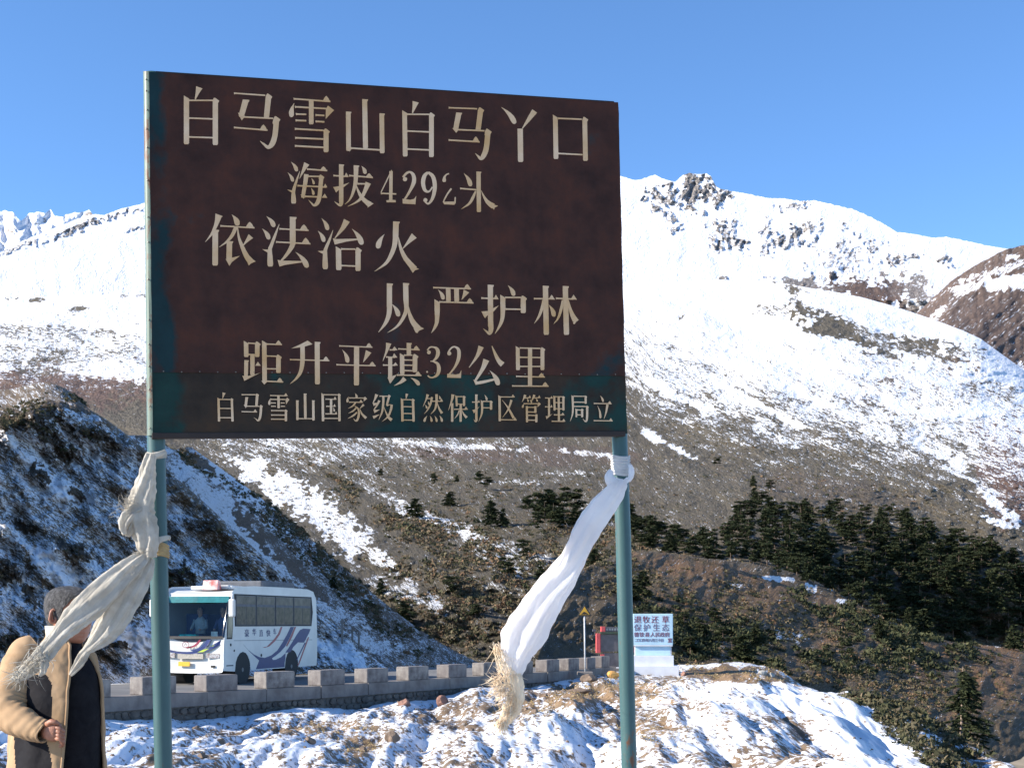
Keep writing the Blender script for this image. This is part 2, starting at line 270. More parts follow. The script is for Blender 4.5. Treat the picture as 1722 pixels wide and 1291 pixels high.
# lettering, stroke by stroke.  h/H thin bar (H with its triangle), v b l k heavy uprights, d drop, c swelling curve, p outline, o dot
ROWS = [
 ('A', 230, 110, 4.0333, 2.3, 13, 9.5, [
  "l 337 205 337 535 36; k 533 220 533 541 36; h 352 238 520 238; h 352 358 518 364; h 352 486 518 491; c 424 150 46 412 185 26 396 232 7",
  "h 660 190 872 204; k 893 192 880 358 36; v 738 232 710 350 38; p 686 320 712 374 735 345; h 715 350 925 360; k 946 345 940 400 38; c 946 380 38 938 470 36 920 530 36 892 556 24 862 535 14 836 514 3; H 660 422 887 440"]),
 ('C', 470, 150, 8.605, 2.5, 13, 9.5, [
  "H 205 142 737 180; b 460 165 460 510 68; h 225 258 680 283; d 213 205 172 380 76; p 672 290 700 240 790 305 668 432; h 238 362 388 366; h 523 376 650 382; h 235 453 388 457; h 525 468 650 474; h 225 575 640 598; h 228 705 640 722; h 225 822 640 843; k 675 570 675 910 72",
  "v 995 325 1000 895 68; p 962 850 1018 905 1034 850; v 1233 145 1245 860 72; v 1480 350 1487 928 68; h 1030 855 1455 880"]),
 ('B', 640, 110, 4.0333, 2.3, 12, 9, [
  "l 163 305 167 618 32; k 345 320 345 622 32; h 180 332 330 333; h 182 446 330 452; h 182 568 330 574; c 238 248 44 228 285 24 216 325 7",
  "h 463 288 655 295; k 678 285 662 445 34; v 530 320 510 440 34; p 488 425 513 458 535 432; h 510 436 705 444; k 727 430 724 480 36; c 727 465 36 717 560 36 700 610 34 680 632 24 660 615 12 642 597 3; H 463 507 672 519",
  "d 818 284 908 385 36; c 1045 310 40 1010 360 28 962 428 6; b 947 430 950 655 36",
  "l 1185 335 1190 635 32; k 1385 350 1390 648 32; h 1205 360 1365 366; h 1205 598 1370 606"]),
 ('D', 470, 260, 8.605, 2.3, 12, 7, [
  "d 165 105 248 225 56; d 120 262 192 375 52; c 296 240 6 250 370 30 215 480 45 202 540 50 202 600 62 205 680 72 205 710 50; p 115 508 190 520 190 560; c 395 130 84 355 210 50 290 350 6; H 400 212 692 232; c 388 285 66 372 420 60 350 540 56 338 625 50; p 303 575 348 640 372 605; h 410 315 580 317; k 603 290 600 360 64; c 605 340 62 592 480 62 578 610 62 548 700 58 500 735 34 460 700 20 418 655 3; h 262 450 680 470; p 640 470 660 420 692 472; h 370 605 560 612; p 612 622 655 565 692 625; d 460 340 497 420 36; d 455 482 492 572 40",
  "v 893 140 893 700 64; c 893 640 62 893 700 60 880 730 46 840 715 24 793 677 3; h 783 305 990 318; p 935 322 965 262 1002 322; p 778 470 860 458 1012 405 930 470 860 510 820 550; v 1108 155 1108 220 68; c 1108 200 68 1100 400 58 1060 560 40 1010 660 22 945 720 4; H 1010 305 1352 332; d 1185 165 1240 260 58; h 1130 422 1260 424; c 1285 408 82 1240 520 56 1185 625 45 1110 690 28 985 752 4; c 1112 450 14 1140 530 34 1190 620 54 1250 680 64 1310 725 84; p 1275 768 1362 708 1325 695 1280 730",
  "c 1622 225 12 1560 360 18 1468 548 16; h 1468 562 1690 570; b 1615 240 1610 680 48; p 1548 662 1552 690 1685 690 1682 660 1640 655 1590 655"]),
 ('B', 640, 110, 4.0333, 2.3, 12, 9, [
  "c 152 760 14 175 733 16 200 724 14 222 745 24 226 790 28 200 850 18 155 922 12; o 166 772 15; p 150 905 150 937 236 942 242 885 228 905 200 912",
  "c 322 726 16 298 750 26 288 795 28 300 845 22 328 856 12 352 825 10; c 322 726 16 355 755 26 368 820 28 355 895 22 325 938 13 300 922 12; o 304 914 14"]),
 ('M', 720, 270, 12.3, 2.3, 12, 9, [
  "c 432 272 28 375 295 28 338 350 50 332 410 76 333 445 50; c 480 580 36 400 690 34 330 820 28 315 870 30; p 310 852 540 850 560 890 545 915 330 905; c 562 755 26 552 890 34",
  "d 738 265 875 500 98; v 1042 228 1050 1065 88; h 665 580 1000 605; c 985 630 30 930 760 60 860 880 50 770 950 30 680 1005 4; c 1098 620 8 1150 740 40 1230 860 80 1345 945 116; p 1290 950 1365 1015 1378 975 1445 938 1335 905"]),
 ('E', 340, 350, 8.605, 2.3, 15, 10, [
  "c 240 100 100 205 230 60 140 370 36 45 490 5; p 190 78 300 118 270 140 200 110; v 190 310 188 830 82; H 265 258 757 285; d 430 95 512 225 82; c 490 275 56 430 400 50 350 490 30 245 565 5; v 395 475 390 745 80; p 340 735 395 835 430 780 545 690 440 715; c 512 275 12 530 420 34 580 560 56 640 690 74 712 785 95; p 675 830 705 800 775 770 735 742 650 770; c 705 405 88 650 470 45 585 550 8",
  "d 930 118 1035 250 70; d 868 298 962 430 68; c 1115 232 6 1060 380 34 1000 540 50 980 600 58 982 720 76 985 810 82 985 845 56; p 870 595 970 602 958 650; v 1310 125 1310 540 84; H 1120 300 1540 322; H 1070 490 1567 515; c 1310 530 74 1260 620 56 1200 700 40 1140 765 24; p 1092 750 1170 760 1440 765 1440 785 1200 820 1120 845; d 1350 635 1515 835 80"]),
 ('F', 520, 360, 8.605, 2.3, 15, 10, [
  "d 178 62 265 210 66; d 125 242 210 380 66; c 345 230 6 295 370 34 240 500 50 230 560 60 230 680 74 232 765 78 232 798 50; p 122 535 215 532 205 580; c 545 92 95 480 210 60 370 350 12; p 342 350 400 362 700 355 700 375 530 400 370 440; d 618 215 758 415 82; l 423 465 428 810 78; k 707 480 707 822 74; h 465 505 668 507; h 468 745 670 752",
  "v 1255 105 1250 340 82; c 1250 310 78 1235 450 70 1190 580 60 1110 710 42 945 830 4; c 1290 330 10 1320 480 42 1380 620 64 1450 710 76 1525 795 88; p 1500 850 1535 810 1590 795 1545 775 1460 790; d 1090 290 995 470 80; c 1520 312 98 1440 400 50 1350 505 6"]),
 ('G', 620, 460, 8.605, 2.3, 12, 8, [
  "v 300 140 300 500 76; c 302 480 76 290 600 66 240 720 48 140 850 5; d 335 440 430 595 72; v 535 135 540 400 76; c 540 380 76 540 540 58 470 690 44 390 780 28 270 855 4; c 568 450 8 590 580 48 640 700 72 715 795 90; p 680 850 705 860 730 825 800 795 740 765 650 790",
  "H 935 203 1480 220; b 1150 208 1155 412 66; b 1270 208 1275 412 68; d 1003 232 1078 355 60; c 1415 252 90 1385 310 50 1345 378 5; H 1025 410 1518 424; l 990 370 992 560 76; c 992 540 76 985 700 56 950 790 36 905 860 4"]),
 ('H', 790, 460, 8.605, 2.3, 12, 8, [
  "v 298 160 302 780 76; c 304 700 72 306 810 70 285 865 46 240 835 24 195 795 3; h 170 355 400 362; p 345 368 378 305 418 372; p 170 548 260 540 420 460 350 545 270 590 220 645; d 552 170 635 300 68; l 478 305 480 500 72; c 480 480 72 470 650 56 430 760 38 362 872 4; h 515 345 740 345; h 518 513 740 516; k 775 318 775 570 72",
  "v 1095 175 1108 885 76; h 930 362 1200 365; p 1140 372 1185 305 1232 376; c 1060 380 20 1050 480 44 1000 620 34 932 722 4; d 1142 450 1218 600 68; v 1383 178 1400 885 76; h 1250 358 1500 368; p 1460 372 1503 305 1550 376; c 1340 380 16 1325 500 42 1280 640 30 1212 730 4; c 1428 380 8 1450 500 40 1490 610 66 1530 680 84; p 1495 715 1515 732 1540 700 1580 668 1530 650"]),
 ('I', 400, 560, 8.605, 2.0, 11, 7, [
  "l 118 110 122 345 66; k 282 120 280 345 66; h 150 145 250 150; h 150 308 250 310; b 212 305 210 610 62; p 250 472 290 412 332 472; v 122 390 118 640 56; p 65 615 95 690 325 570 240 600 120 625; l 382 105 388 720 66; p 340 690 385 745 420 700; H 415 158 638 165; h 415 330 570 335; k 588 310 588 575 66; h 415 515 560 517; H 415 695 657 706",
  "p 770 222 900 165 1010 108 1080 160 950 200; c 935 180 64 935 400 66 910 550 54 850 650 34 755 735 4; H 755 383 1325 398; v 1148 125 1152 740 72"]),
 ('J', 560, 560, 8.605, 2.0, 11, 7, [
  "H 92 185 570 205; d 135 240 212 405 64; c 515 265 88 480 340 50 437 422 5; H 52 457 617 472; b 342 190 340 755 74",
  "c 805 145 80 780 250 40 720 405 5; h 820 242 900 245; p 850 248 888 192 935 248; h 770 345 900 350; p 855 354 885 292 932 354; h 725 462 900 465; p 865 468 905 420 938 468; b 828 350 828 660 58; p 790 640 828 730 925 600 860 620; H 945 228 1255 242; v 1098 140 1098 320 62; l 1000 290 1003 600 62; k 1188 300 1185 565 66; h 1030 318 1150 318; h 1030 388 1155 390; h 1030 462 1155 465; h 1030 540 1155 545; H 930 605 1280 612; c 1040 655 70 980 710 40 885 760 5; d 1122 645 1238 735 58",
  "c 1365 250 20 1400 207 22 1450 202 20 1500 225 44 1520 280 56 1500 350 44 1450 400 18 1410 408 14; c 1430 402 18 1510 440 40 1532 520 56 1510 600 44 1450 640 22 1400 638 20 1370 612 20; o 1388 278 28; o 1362 560 14"]),
 ('K', 640, 430, 4.0333, 2.0, 11, 7, [
  "c 458 655 10 480 625 11 505 618 11 530 640 22 528 700 24 500 760 14 455 815 10; o 466 662 14; p 452 800 452 826 545 828 548 775 535 800 510 805",
  "c 682 615 38 655 680 22 600 758 4; c 755 612 5 775 660 18 800 710 28 828 738 38; c 717 705 42 690 770 26 640 850 14; p 630 840 660 852 790 828 790 840 700 865 645 875; d 740 778 797 865 36",
  "l 930 612 932 775 26; k 1098 620 1098 775 26; h 945 625 1085 628; h 945 688 1085 690; h 945 750 1085 750; b 1014 622 1014 884 28; H 920 817 1115 822; H 893 882 1140 884"]),
 ('L1', 350, 650, 12.3, 1.6, 6, 4.5, [
  "l 215 225 225 720 48; k 490 235 505 720 48; h 240 262 470 265; h 240 448 475 450; h 245 640 480 642; c 330 125 70 315 180 36 298 250 8",
  "h 695 165 985 165; k 1015 140 1000 395 54; v 797 215 780 390 52; p 735 375 780 440 810 395; h 785 403 1060 405; k 1095 375 1090 430 50; c 1095 420 50 1085 560 50 1065 660 48 1030 700 36 990 670 16 945 640 3; H 695 515 1012 522",
  "H 1285 182 1645 188; b 1455 185 1460 445 50; h 1300 262 1620 265; d 1297 235 1265 360 52; p 1605 290 1630 225 1682 265 1612 365; h 1305 335 1402 337; h 1505 335 1582 337; h 1305 403 1402 405; h 1505 403 1590 405; h 1305 493 1590 495; h 1305 585 1590 587; h 1305 670 1590 672; k 1610 470 1610 715 48"]),
 ('L2', 480, 650, 12.3, 1.6, 6, 4.5, [
  "v 245 280 248 690 50; v 405 140 413 655 54; v 575 280 580 700 50; h 270 660 560 660",
  "l 770 130 778 715 50; k 1112 140 1118 715 50; h 800 165 1090 168; h 800 655 1095 655; h 832 258 1040 260; p 1000 264 1025 200 1057 264; h 845 405 980 407; p 985 414 1018 355 1042 414; b 945 255 945 565 48; h 832 560 1060 562; p 1020 568 1050 510 1073 568; d 985 425 1010 505 34",
  "d 1440 135 1475 222 50; d 1305 205 1282 308 50; h 1320 232 1640 235; p 1620 235 1645 208 1692 250 1618 305; h 1320 320 1580 322; p 1520 328 1560 268 1610 328; c 1450 330 36 1390 400 30 1295 450 4; c 1430 400 12 1500 450 30 1520 560 44 1490 680 42 1450 705 28 1405 655 4; c 1470 430 30 1400 500 30 1300 550 4; c 1480 530 30 1400 600 34 1285 660 4; c 1620 370 50 1580 410 30 1530 460 6; c 1540 460 10 1580 560 36 1670 650 56"]),
 ('L3', 610, 650, 12.3, 1.6, 6, 4.5, [
  "c 290 160 70 250 260 36 215 330 20; p 200 330 230 400 330 345 300 332 240 335; c 345 285 50 290 390 34 235 470 20; p 220 470 245 545 360 470 290 482; p 205 605 230 665 360 570; h 350 195 540 198; c 425 200 46 425 330 46 400 520 38 330 685 6; k 547 165 545 210 46; c 548 190 46 500 370 40; p 480 370 505 405 590 365; c 600 370 50 580 480 44 520 620 34 395 722 4; c 440 420 8 480 530 26 540 640 50 600 690 64",
  "l 812 235 822 720 50; k 1040 245 1052 722 50; h 840 268 1020 270; h 842 412 1020 415; h 842 553 1025 555; h 845 688 1028 690; c 915 148 56 905 190 36 895 262 8",
  "c 1345 160 60 1310 270 30 1245 415 4; h 1330 245 1430 247; c 1432 215 46 1400 360 38 1340 480 24 1270 560 4; d 1345 300 1368 365 34; d 1290 370 1325 440 38; c 1525 155 52 1525 330 48 1490 470 34 1405 570 4; h 1440 300 1640 302; p 1590 308 1630 240 1662 308; d 1575 180 1600 250 40; c 1540 330 8 1580 450 36 1640 550 56; d 1335 600 1275 710 50; d 1390 600 1425 710 46; d 1485 600 1530 710 46; d 1585 595 1640 710 48"]),
 ('L4', 745, 650, 12.3, 1.6, 6, 4.5, [
  "c 205 160 66 180 290 40 110 490 4; b 190 340 190 725 48; l 275 175 285 405 40; k 435 185 435 400 46; h 300 205 410 205; h 300 360 410 362; b 368 360 365 725 46; h 232 465 470 468; p 435 474 475 410 515 474; c 335 490 20 300 580 24 235 665 4; c 395 490 10 430 570 34 490 640 56",
  "v 688 160 690 680 48; c 690 640 46 692 690 46 670 720 28 635 675 4; h 605 318 740 320; p 715 326 742 275 765 326; p 610 480 680 465 760 405 700 480 640 550; d 855 165 905 270 42; l 805 275 808 400 46; c 808 390 46 800 560 38 735 722 4; h 830 302 990 305; h 830 435 975 437; k 995 285 995 475 46",
  "l 1168 175 1175 715 48; h 1190 212 1460 213; p 1410 218 1445 160 1490 218; H 1190 682 1525 688; c 1415 275 48 1370 420 36 1310 530 24 1225 640 4; c 1225 280 6 1320 400 26 1400 530 46 1460 650 50"]),
 ('L5', 870, 650, 10.13, 1.6, 6, 4.5, [
  "c 135 140 46 110 200 26 80 260 4; h 130 190 200 190; p 180 194 215 145 235 194; d 160 190 185 252 28; c 290 140 44 260 210 24 230 255 6; h 280 190 360 190; p 345 194 375 145 395 194; d 310 195 340 248 28; h 110 288 375 290; d 118 290 90 348 36; p 350 290 365 262 400 295 345 350; d 215 215 240 270 28; b 162 330 167 605 34; h 180 350 300 352; b 308 330 308 445 36; h 180 430 300 432; h 180 487 310 489; b 325 470 325 605 36; h 180 568 310 570",
  "h 475 192 590 194; p 555 198 585 158 608 198; b 540 190 540 510 34; h 475 342 580 344; p 560 348 583 308 600 348; p 485 500 500 550 600 460 560 480 520 500; l 630 150 635 405 34; k 785 158 785 405 36; h 645 170 770 172; h 645 270 770 272; h 645 375 770 377; b 705 168 710 592 34; h 628 478 780 480; p 742 485 775 440 803 485; h 590 588 800 590; p 758 594 790 545 820 594",
  "l 940 145 945 280 34; c 945 270 34 942 450 28 900 590 4; h 960 162 1150 164; k 1165 150 1165 290 34; h 960 262 1150 264; h 960 335 1180 337; k 1190 320 1190 400 38; c 1190 390 38 1185 550 36 1160 592 24 1115 545 4; l 1005 370 1008 520 28; k 1105 372 1105 520 34; h 1020 395 1095 397; h 1020 478 1095 480",
  "d 1410 150 1460 248 36; H 1305 285 1605 290; d 1362 320 1415 525 38; c 1535 305 42 1510 440 26 1475 550 5; H 1305 578 1625 582"])]
def curve_poly(v):
    pts = [(v[i], v[i + 1], v[i + 2]) for i in range(0, len(v), 3)]
    q = [pts[0]] + pts + [pts[-1]]; out = []
    for i in range(1, len(q) - 2):
        for k in range(6):
            t = k / 6; r = []
            for c in range(3):
                a, b, d, e = q[i - 1][c], q[i][c], q[i + 1][c], q[i + 2][c]
                r.append(.5 * (2 * b + (d - a) * t + (2 * a - 5 * b + 4 * d - e) * t * t + (3 * b - a - 3 * d + e) * t ** 3))
            out.append(r)
    out.append(pts[-1]); L = []; R = []
    for i, (x, y, w_) in enumerate(out):
        a = out[max(i - 1, 0)]; b = out[min(i + 1, len(out) - 1)]; dx, dy = b[0] - a[0], b[1] - a[1]; l = math.hypot(dx, dy) or 1
        nx, ny = -dy / l * w_ / 2, dx / l * w_ / 2; L.append((x + nx, y + ny)); R.append((x - nx, y - ny))
    return L, R
def strips(L, R): return [[L[i], L[i + 1], R[i + 1], R[i]] for i in range(len(L) - 1)]
def stroke(tok, thin, sa, sb):
    k = tok[0]; v = [float(q) for q in tok[1:]]
    if k in 'hH':
        x0, y0, x1, y1 = v; t = thin / 2; out = [[(x0 - t * .3, y0 - t * 1.5), (x0 + 2 * t, y0 - t), (x1, y1 - t), (x1, y1 + t), (x0 + 2 * t, y0 + t), (x0, y0 + t * 1.5)]]
        if k == 'H':
            sl = (y1 - y0) / (x1 - x0); f = lambda x: y1 + sl * (x - x1)
            out.append([(x1 - sa, f(x1 - sa) + t), (x1 - sa * .95, f(x1 - sa) - t), (x1 - sa * .72, f(x1 - sa * .7) - sb * .72), (x1 - sa * .52, y1 - sb), (x1 - sa * .28, y1 - sb * .62), (x1, y1 + t)])
        return out
    if k in 'vblk':
        x0, y0, x1, y1, w_ = v; h = w_ / 2; q = min(h * .5, (y1 - y0) * .2)
        bot = [(x1 + h, y1 - q), (x1 + h * .7, y1), (x1 - h * .7, y1), (x1 - h, y1 - q)]
        if k == 'b': top = [(x0 - h, y0), (x0 + h, y0)]
        elif k == 'v': top = [(x0 - h, y0), (x0 + h * 1.35, y0 + h * .15), (x0 + h * 1.3, y0 + h * .6), (x0 + h, y0 + h * .95)]
        elif k == 'l': top = [(x0 - h, y0), (x0 - h * .2, y0 + h * .5), (x0 + h, y0 + h * 1.2)]
        else: top = [(x0 - h, y0 + h * .9), (x0 - h * .5, y0), (x0, y0 + h * .1), (x0 + h * 1.45, y0 + h * 1.15), (x0 + h * 1.35, y0 + h * 1.5), (x0 + h, y0 + h * 2)]
        return [top + bot]
    if k == 'd':
        x0, y0, x1, y1, w_ = v; L = math.hypot(x1 - x0, y1 - y0); ux, uy = (x1 - x0) / L, (y1 - y0) / L; cur = (1 if x1 > x0 else -1) * L * .07
        pr = [(0, .04), (.15, .2), (.35, .48), (.55, .75), (.75, .96), (.88, 1.0), (1.0, .88), (1.0 + .22 * w_ / L, .62), (1.0 + .36 * w_ / L, .22)]; a = []; b = []
        for t, ww in pr:
            c = math.sin(min(t, 1) * math.pi) * cur; cx = x0 + ux * L * t + uy * c * 1.0; cy = y0 + uy * L * t - ux * c
            a.append((cx - uy * w_ / 2 * ww, cy + ux * w_ / 2 * ww)); b.append((cx + uy * w_ / 2 * ww, cy - ux * w_ / 2 * ww))
        return strips(a, b)
    if k == 'c': return strips(*curve_poly(v))
    if k == 'p': return [[(v[i], v[i + 1]) for i in range(0, len(v), 2)]]
    if k == 'o':
        return [[(v[0] + v[2] * math.cos(a * math.pi / 5), v[1] + v[2] * math.sin(a * math.pi / 5)) for a in range(10)]]
for _, ox, oy, sc, thin, sa, sb, glyphs in ROWS:
    for g in glyphs:
        mb = MB(); off = .0012
        for s in g.split(';'):
            tok = s.split()
            polys = stroke(tok, thin * sc, sa * sc, sb * sc); off += .00012
            if tok[0] in 'cd':        # one welded strip
                La = [p[0] for p in polys] + [polys[-1][1]]; Rb = [p[3] for p in polys] + [polys[-1][2]]; n = len(La)
                fr = [onsign(ox + x / sc, oy + y / sc, off) for x, y in La + Rb]; bk = [onsign(ox + x / sc, oy + y / sc, 0) for x, y in La + Rb]
                fs = [(i, i + 1, n + i + 1, n + i) for i in range(n - 1)]
                fs += [(i, 2 * n + i, 2 * n + i + 1, i + 1) for i in range(n - 1)] + [(n + i, n + i + 1, 3 * n + i + 1, 3 * n + i) for i in range(n - 1)]
                mb.add(fr + bk, fs)
            else:
                for poly in polys:
                    mb.prism([onsign(ox + x / sc, oy + y / sc, off) for x, y in poly], -sN * (off + .0001)); off += .00012
        onbuild(mb, 'character', M_let)
# ------------------------------------------------------------------ land
def ground_mat(name, sage, sage2, brown, brown2, rock, bump=.5, bd=.15, snowc=(.80, .81, .84), fs=1.0, hard=9.0, wts=(.25, .38, .37)):
    """snow over earth: vertex colour 'cover' = (snow, brown, rock); uv 'st' runs along the slope's streaks"""
    m, nt, b, o = newmat(name)
    uv = N(nt, 'ShaderNodeUVMap', uv_map='st').outputs[0]
    cv = N(nt, 'ShaderNodeAttribute', attribute_name='cover').outputs['Color']
    sp = N(nt, 'ShaderNodeSeparateColor'); nt.links.new(cv, sp.inputs[0]); sn, br, rk = sp.outputs
    n1 = noise(nt, uv, 1.0 * fs, 4, .6, .4); n2 = noise(nt, uv, 3.7 * fs, 3, .6, 0); n3 = noise(nt, uv, 9.5 * fs, 3, .65)
    nn = math_(nt, 'ADD', math_(nt, 'MULTIPLY', n1, wts[0]), math_(nt, 'ADD', math_(nt, 'MULTIPLY', n2, wts[1]), math_(nt, 'MULTIPLY', n3, wts[2])))
    d = math_(nt, 'SUBTRACT', math_(nt, 'MULTIPLY', math_(nt, 'SUBTRACT', sn, .5), .30), math_(nt, 'SUBTRACT', nn, .5))
    f = math_(nt, 'ADD', math_(nt, 'MULTIPLY', d, hard * 2), .5, True)
    e1 = ramp(nt, n2, [(.35, sage2), (.62, sage)]); e2 = ramp(nt, n2, [(.35, brown2), (.62, brown)])
    earth = mixc(nt, br, e1, e2)
    rkc = ramp(nt, n3, [(.38, tuple(q * .5 for q in rock)), (.62, rock)]); earth = mixc(nt, rk, earth, rkc)
    dk = ramp(nt, n3, [(.35, (.55, .55, .55)), (.6, (1, 1, 1))]); earth = mixc(nt, 1.0, earth, dk, 'MULTIPLY')
    col = mixc(nt, f, earth, (*snowc, 1)); nt.links.new(col, b.inputs['Base Color'])
    b.inputs['Roughness'].default_value = .75; b.inputs['Specular IOR Level'].default_value = .15
    h = math_(nt, 'ADD', math_(nt, 'MULTIPLY', n2, .6), math_(nt, 'MULTIPLY', n3, .4))
    bp = N(nt, 'ShaderNodeBump', i_Strength=bump, i_Distance=bd); nt.links.new(h, bp.inputs['Height']); nt.links.new(bp.outputs[0], b.inputs['Normal'])
    return m
class Sheet: pass
def grid_mesh(name, PX, PY, D, mat, cover, st, kind='structure', disp=None, smooth=True):
    """PX,PY,D arrays (rows x cols): where the land is; cover (r,c,3); st (r,c,2)"""
    nr, nc = PX.shape
    X = (PX - HX) / F * D; Y = D.copy(); Z = EYE + (HY - PY) / F * D
    if disp is not None: Z = Z + disp
    s = Sheet(); s.X, s.Y, s.Z, s.PX, s.PY = X, Y, Z, PX, HY - (Z - EYE) * F / Y
    me = bpy.data.meshes.new(name); me.vertices.add(nr * nc)
    me.vertices.foreach_set('co', np.stack([X, Y, Z], -1).reshape(-1))
    i = np.arange((nr - 1) * (nc - 1)); r = i // (nc - 1); c = i % (nc - 1); a = r * nc + c
    q = np.stack([a, a + 1, a + nc + 1, a + nc], -1).astype(np.int32)
    # faces look up / to the camera
    v0 = np.array([X.flat[q[0, 0]], Y.flat[q[0, 0]], Z.flat[q[0, 0]]])
    me.loops.add(q.size); me.loops.foreach_set('vertex_index', q.reshape(-1)); me.polygons.add(len(q))
    me.polygons.foreach_set('loop_start', np.arange(len(q), dtype=np.int32) * 4); me.polygons.foreach_set('loop_total', np.full(len(q), 4, np.int32))
    me.polygons.foreach_set('use_smooth', np.full(len(q), smooth)); me.materials.append(mat)
    me.update(calc_edges=True)
    at = me.color_attributes.new('cover', 'FLOAT_COLOR', 'POINT'); cc = np.ones((nr * nc, 4), np.float32); cc[:, :3] = cover.reshape(-1, 3); at.data.foreach_set('color', cc.reshape(-1))
    uvl = me.uv_layers.new(name='st'); uvl.data.foreach_set('uv', st.reshape(-1, 2)[q.reshape(-1)].astype(np.float32).reshape(-1))
    o = bpy.data.objects.new(name, me); C.objects.link(o); o['kind'] = kind; s.o = o
    return s
def crom(a, t):
    """Catmull-Rom along axis 0 of a at params t (0..n-1)"""
    n = len(a); i = np.clip(np.floor(t).astype(int), 0, n - 2); f = (t - i).reshape((-1,) + (1,) * (a.ndim - 1))
    p0, p1, p2, p3 = a[np.maximum(i - 1, 0)], a[i], a[i + 1], a[np.minimum(i + 2, n - 1)]
    return .5 * (2 * p1 + (p2 - p0) * f + (2 * p0 - 5 * p1 + 4 * p2 - p3) * f * f + (3 * p1 - p0 - 3 * p2 + p3) * f ** 3)
def net(ctrl, nv, nu):
    """ctrl[v][u] = (px,py,d) -> dense PX,PY,D"""
    a = np.array(ctrl, float); a[..., 2] = np.log(a[..., 2])
    a = crom(a, np.linspace(0, len(a) - 1, nv)); a = np.swapaxes(crom(np.swapaxes(a, 0, 1), np.linspace(0, a.shape[1] - 1, nu)), 0, 1)
    return a[..., 0], a[..., 1], np.exp(a[..., 2])
def blobs(base, PX, PY, lst, wob=.35, ws=40.0):
    v = np.full(PX.shape, float(base)) if np.isscalar(base) else base.copy()
    wx = fbm(PX / ws, PY / ws, 4) + .6 * fbm(PX / 9, PY / 5, 2)
    for cx, cy, rx, ry, ang, val in lst:
        a = math.radians(ang); dx, dy = PX - cx, PY - cy
        u = (dx * math.cos(a) + dy * math.sin(a)) / rx; w_ = (-dx * math.sin(a) + dy * math.cos(a)) / ry
        g = 1 - sstep(.55, 1.15, np.sqrt(u * u + w_ * w_) + wx * wob)
        v = v + (val - v) * g
    return v
def poly_i(px, pts):
    x, y = zip(*pts); return np.interp(px, x, y)
def rot(PX, PY, ang, sx, sy):
    a = math.radians(ang); return np.stack([(PX * math.cos(a) + PY * math.sin(a)) / sx, (-PX * math.sin(a) + PY * math.cos(a)) / sy], -1)

M_near = ground_mat('snow over gravel and frozen earth', (.17, .125, .085), (.09, .065, .045), (.34, .22, .12), (.2, .13, .075), (.16, .13, .11), bump=.6, bd=.05, hard=10, snowc=(.70, .72, .76), wts=(.2, .4, .4), fs=1.9)
M_cut = ground_mat('snow over steep brown cutting', (.16, .12, .08), (.075, .055, .038), (.21, .15, .09), (.1, .075, .05), (.02, .02, .02), bump=.7, bd=.25, hard=9, snowc=(.72, .74, .78), wts=(.22, .42, .36))
M_gul = ground_mat('snow over scrubby gully', (.17, .13, .09), (.08, .066, .05), (.17, .115, .075), (.08, .056, .042), (.03, .03, .024), bump=.8, bd=.9, hard=7)
M_sage = ground_mat('brushy slope with snow streaks', (.175, .15, .105), (.085, .074, .052), (.19, .12, .09), (.10, .066, .052), (.10, .088, .08), bump=.9, bd=3.0, hard=11)
M_peak = ground_mat('snow mountain with grey rock', (.12, .115, .105), (.06, .058, .055), (.17, .115, .09), (.09, .062, .052), (.40, .355, .32), bump=.5, bd=6.0, hard=12, snowc=(.72, .73, .77))
M_hill = ground_mat('brown grass hills with shrubs', (.15, .115, .07), (.07, .058, .038), (.30, .175, .085), (.15, .085, .048), (.06, .045, .035), bump=.9, bd=.8, hard=10)
M_base = simple('valley floor earth', (.13, .10, .07), .9, scale=.02)

# valley floor to the horizon, far below everything
mb = MB(); mb.add([(-9000, -3000, -70), (9000, -3000, -70), (9000, 9000, -70), (-9000, 9000, -70)], [(0, 1, 2, 3)])
mb.build('valley_floor', M_base, kind='structure')

# far peaks at the left
px = np.linspace(-420, 420, 420); t = np.linspace(0, 1, 110)[:, None]
skyl = poly_i(px, [(-420, 330), (-200, 345), (-60, 362), (0, 356), (10, 353), (22, 358), (34, 372), (48, 360), (62, 356), (75, 358), (84, 353), (92, 362), (104, 364), (125, 357), (140, 357), (150, 353), (160, 366), (200, 385), (420, 430)]) + fbm(px / 9, px * 0, 4) * 2.2
PX = px[None] + 0 * t; PY = 500 + (skyl[None] - 500) * t; D = 4200 + 900 * np.clip((500 - PY) / 150, 0, 1.2)
rg = ridged(PX / 46, PY / 60, 5); D = D + (rg - .6) * 60 * sstep(0, .3, t) * (1 - .6 * sstep(.85, 1, t))
cov = np.zeros(PX.shape + (3,)); cov[..., 0] = blobs(.93, PX, PY, [(18, 385, 8, 14, 20, .45), (75, 372, 5, 8, 0, .5), (150, 360, 9, 5, 10, .3), (33, 410, 6, 8, 0, .5)], ws=12); cov[..., 2] = 1
grid_mesh('far_peaks', PX, PY, D, M_peak, cov, rot(PX, PY, 20, 26, 18))

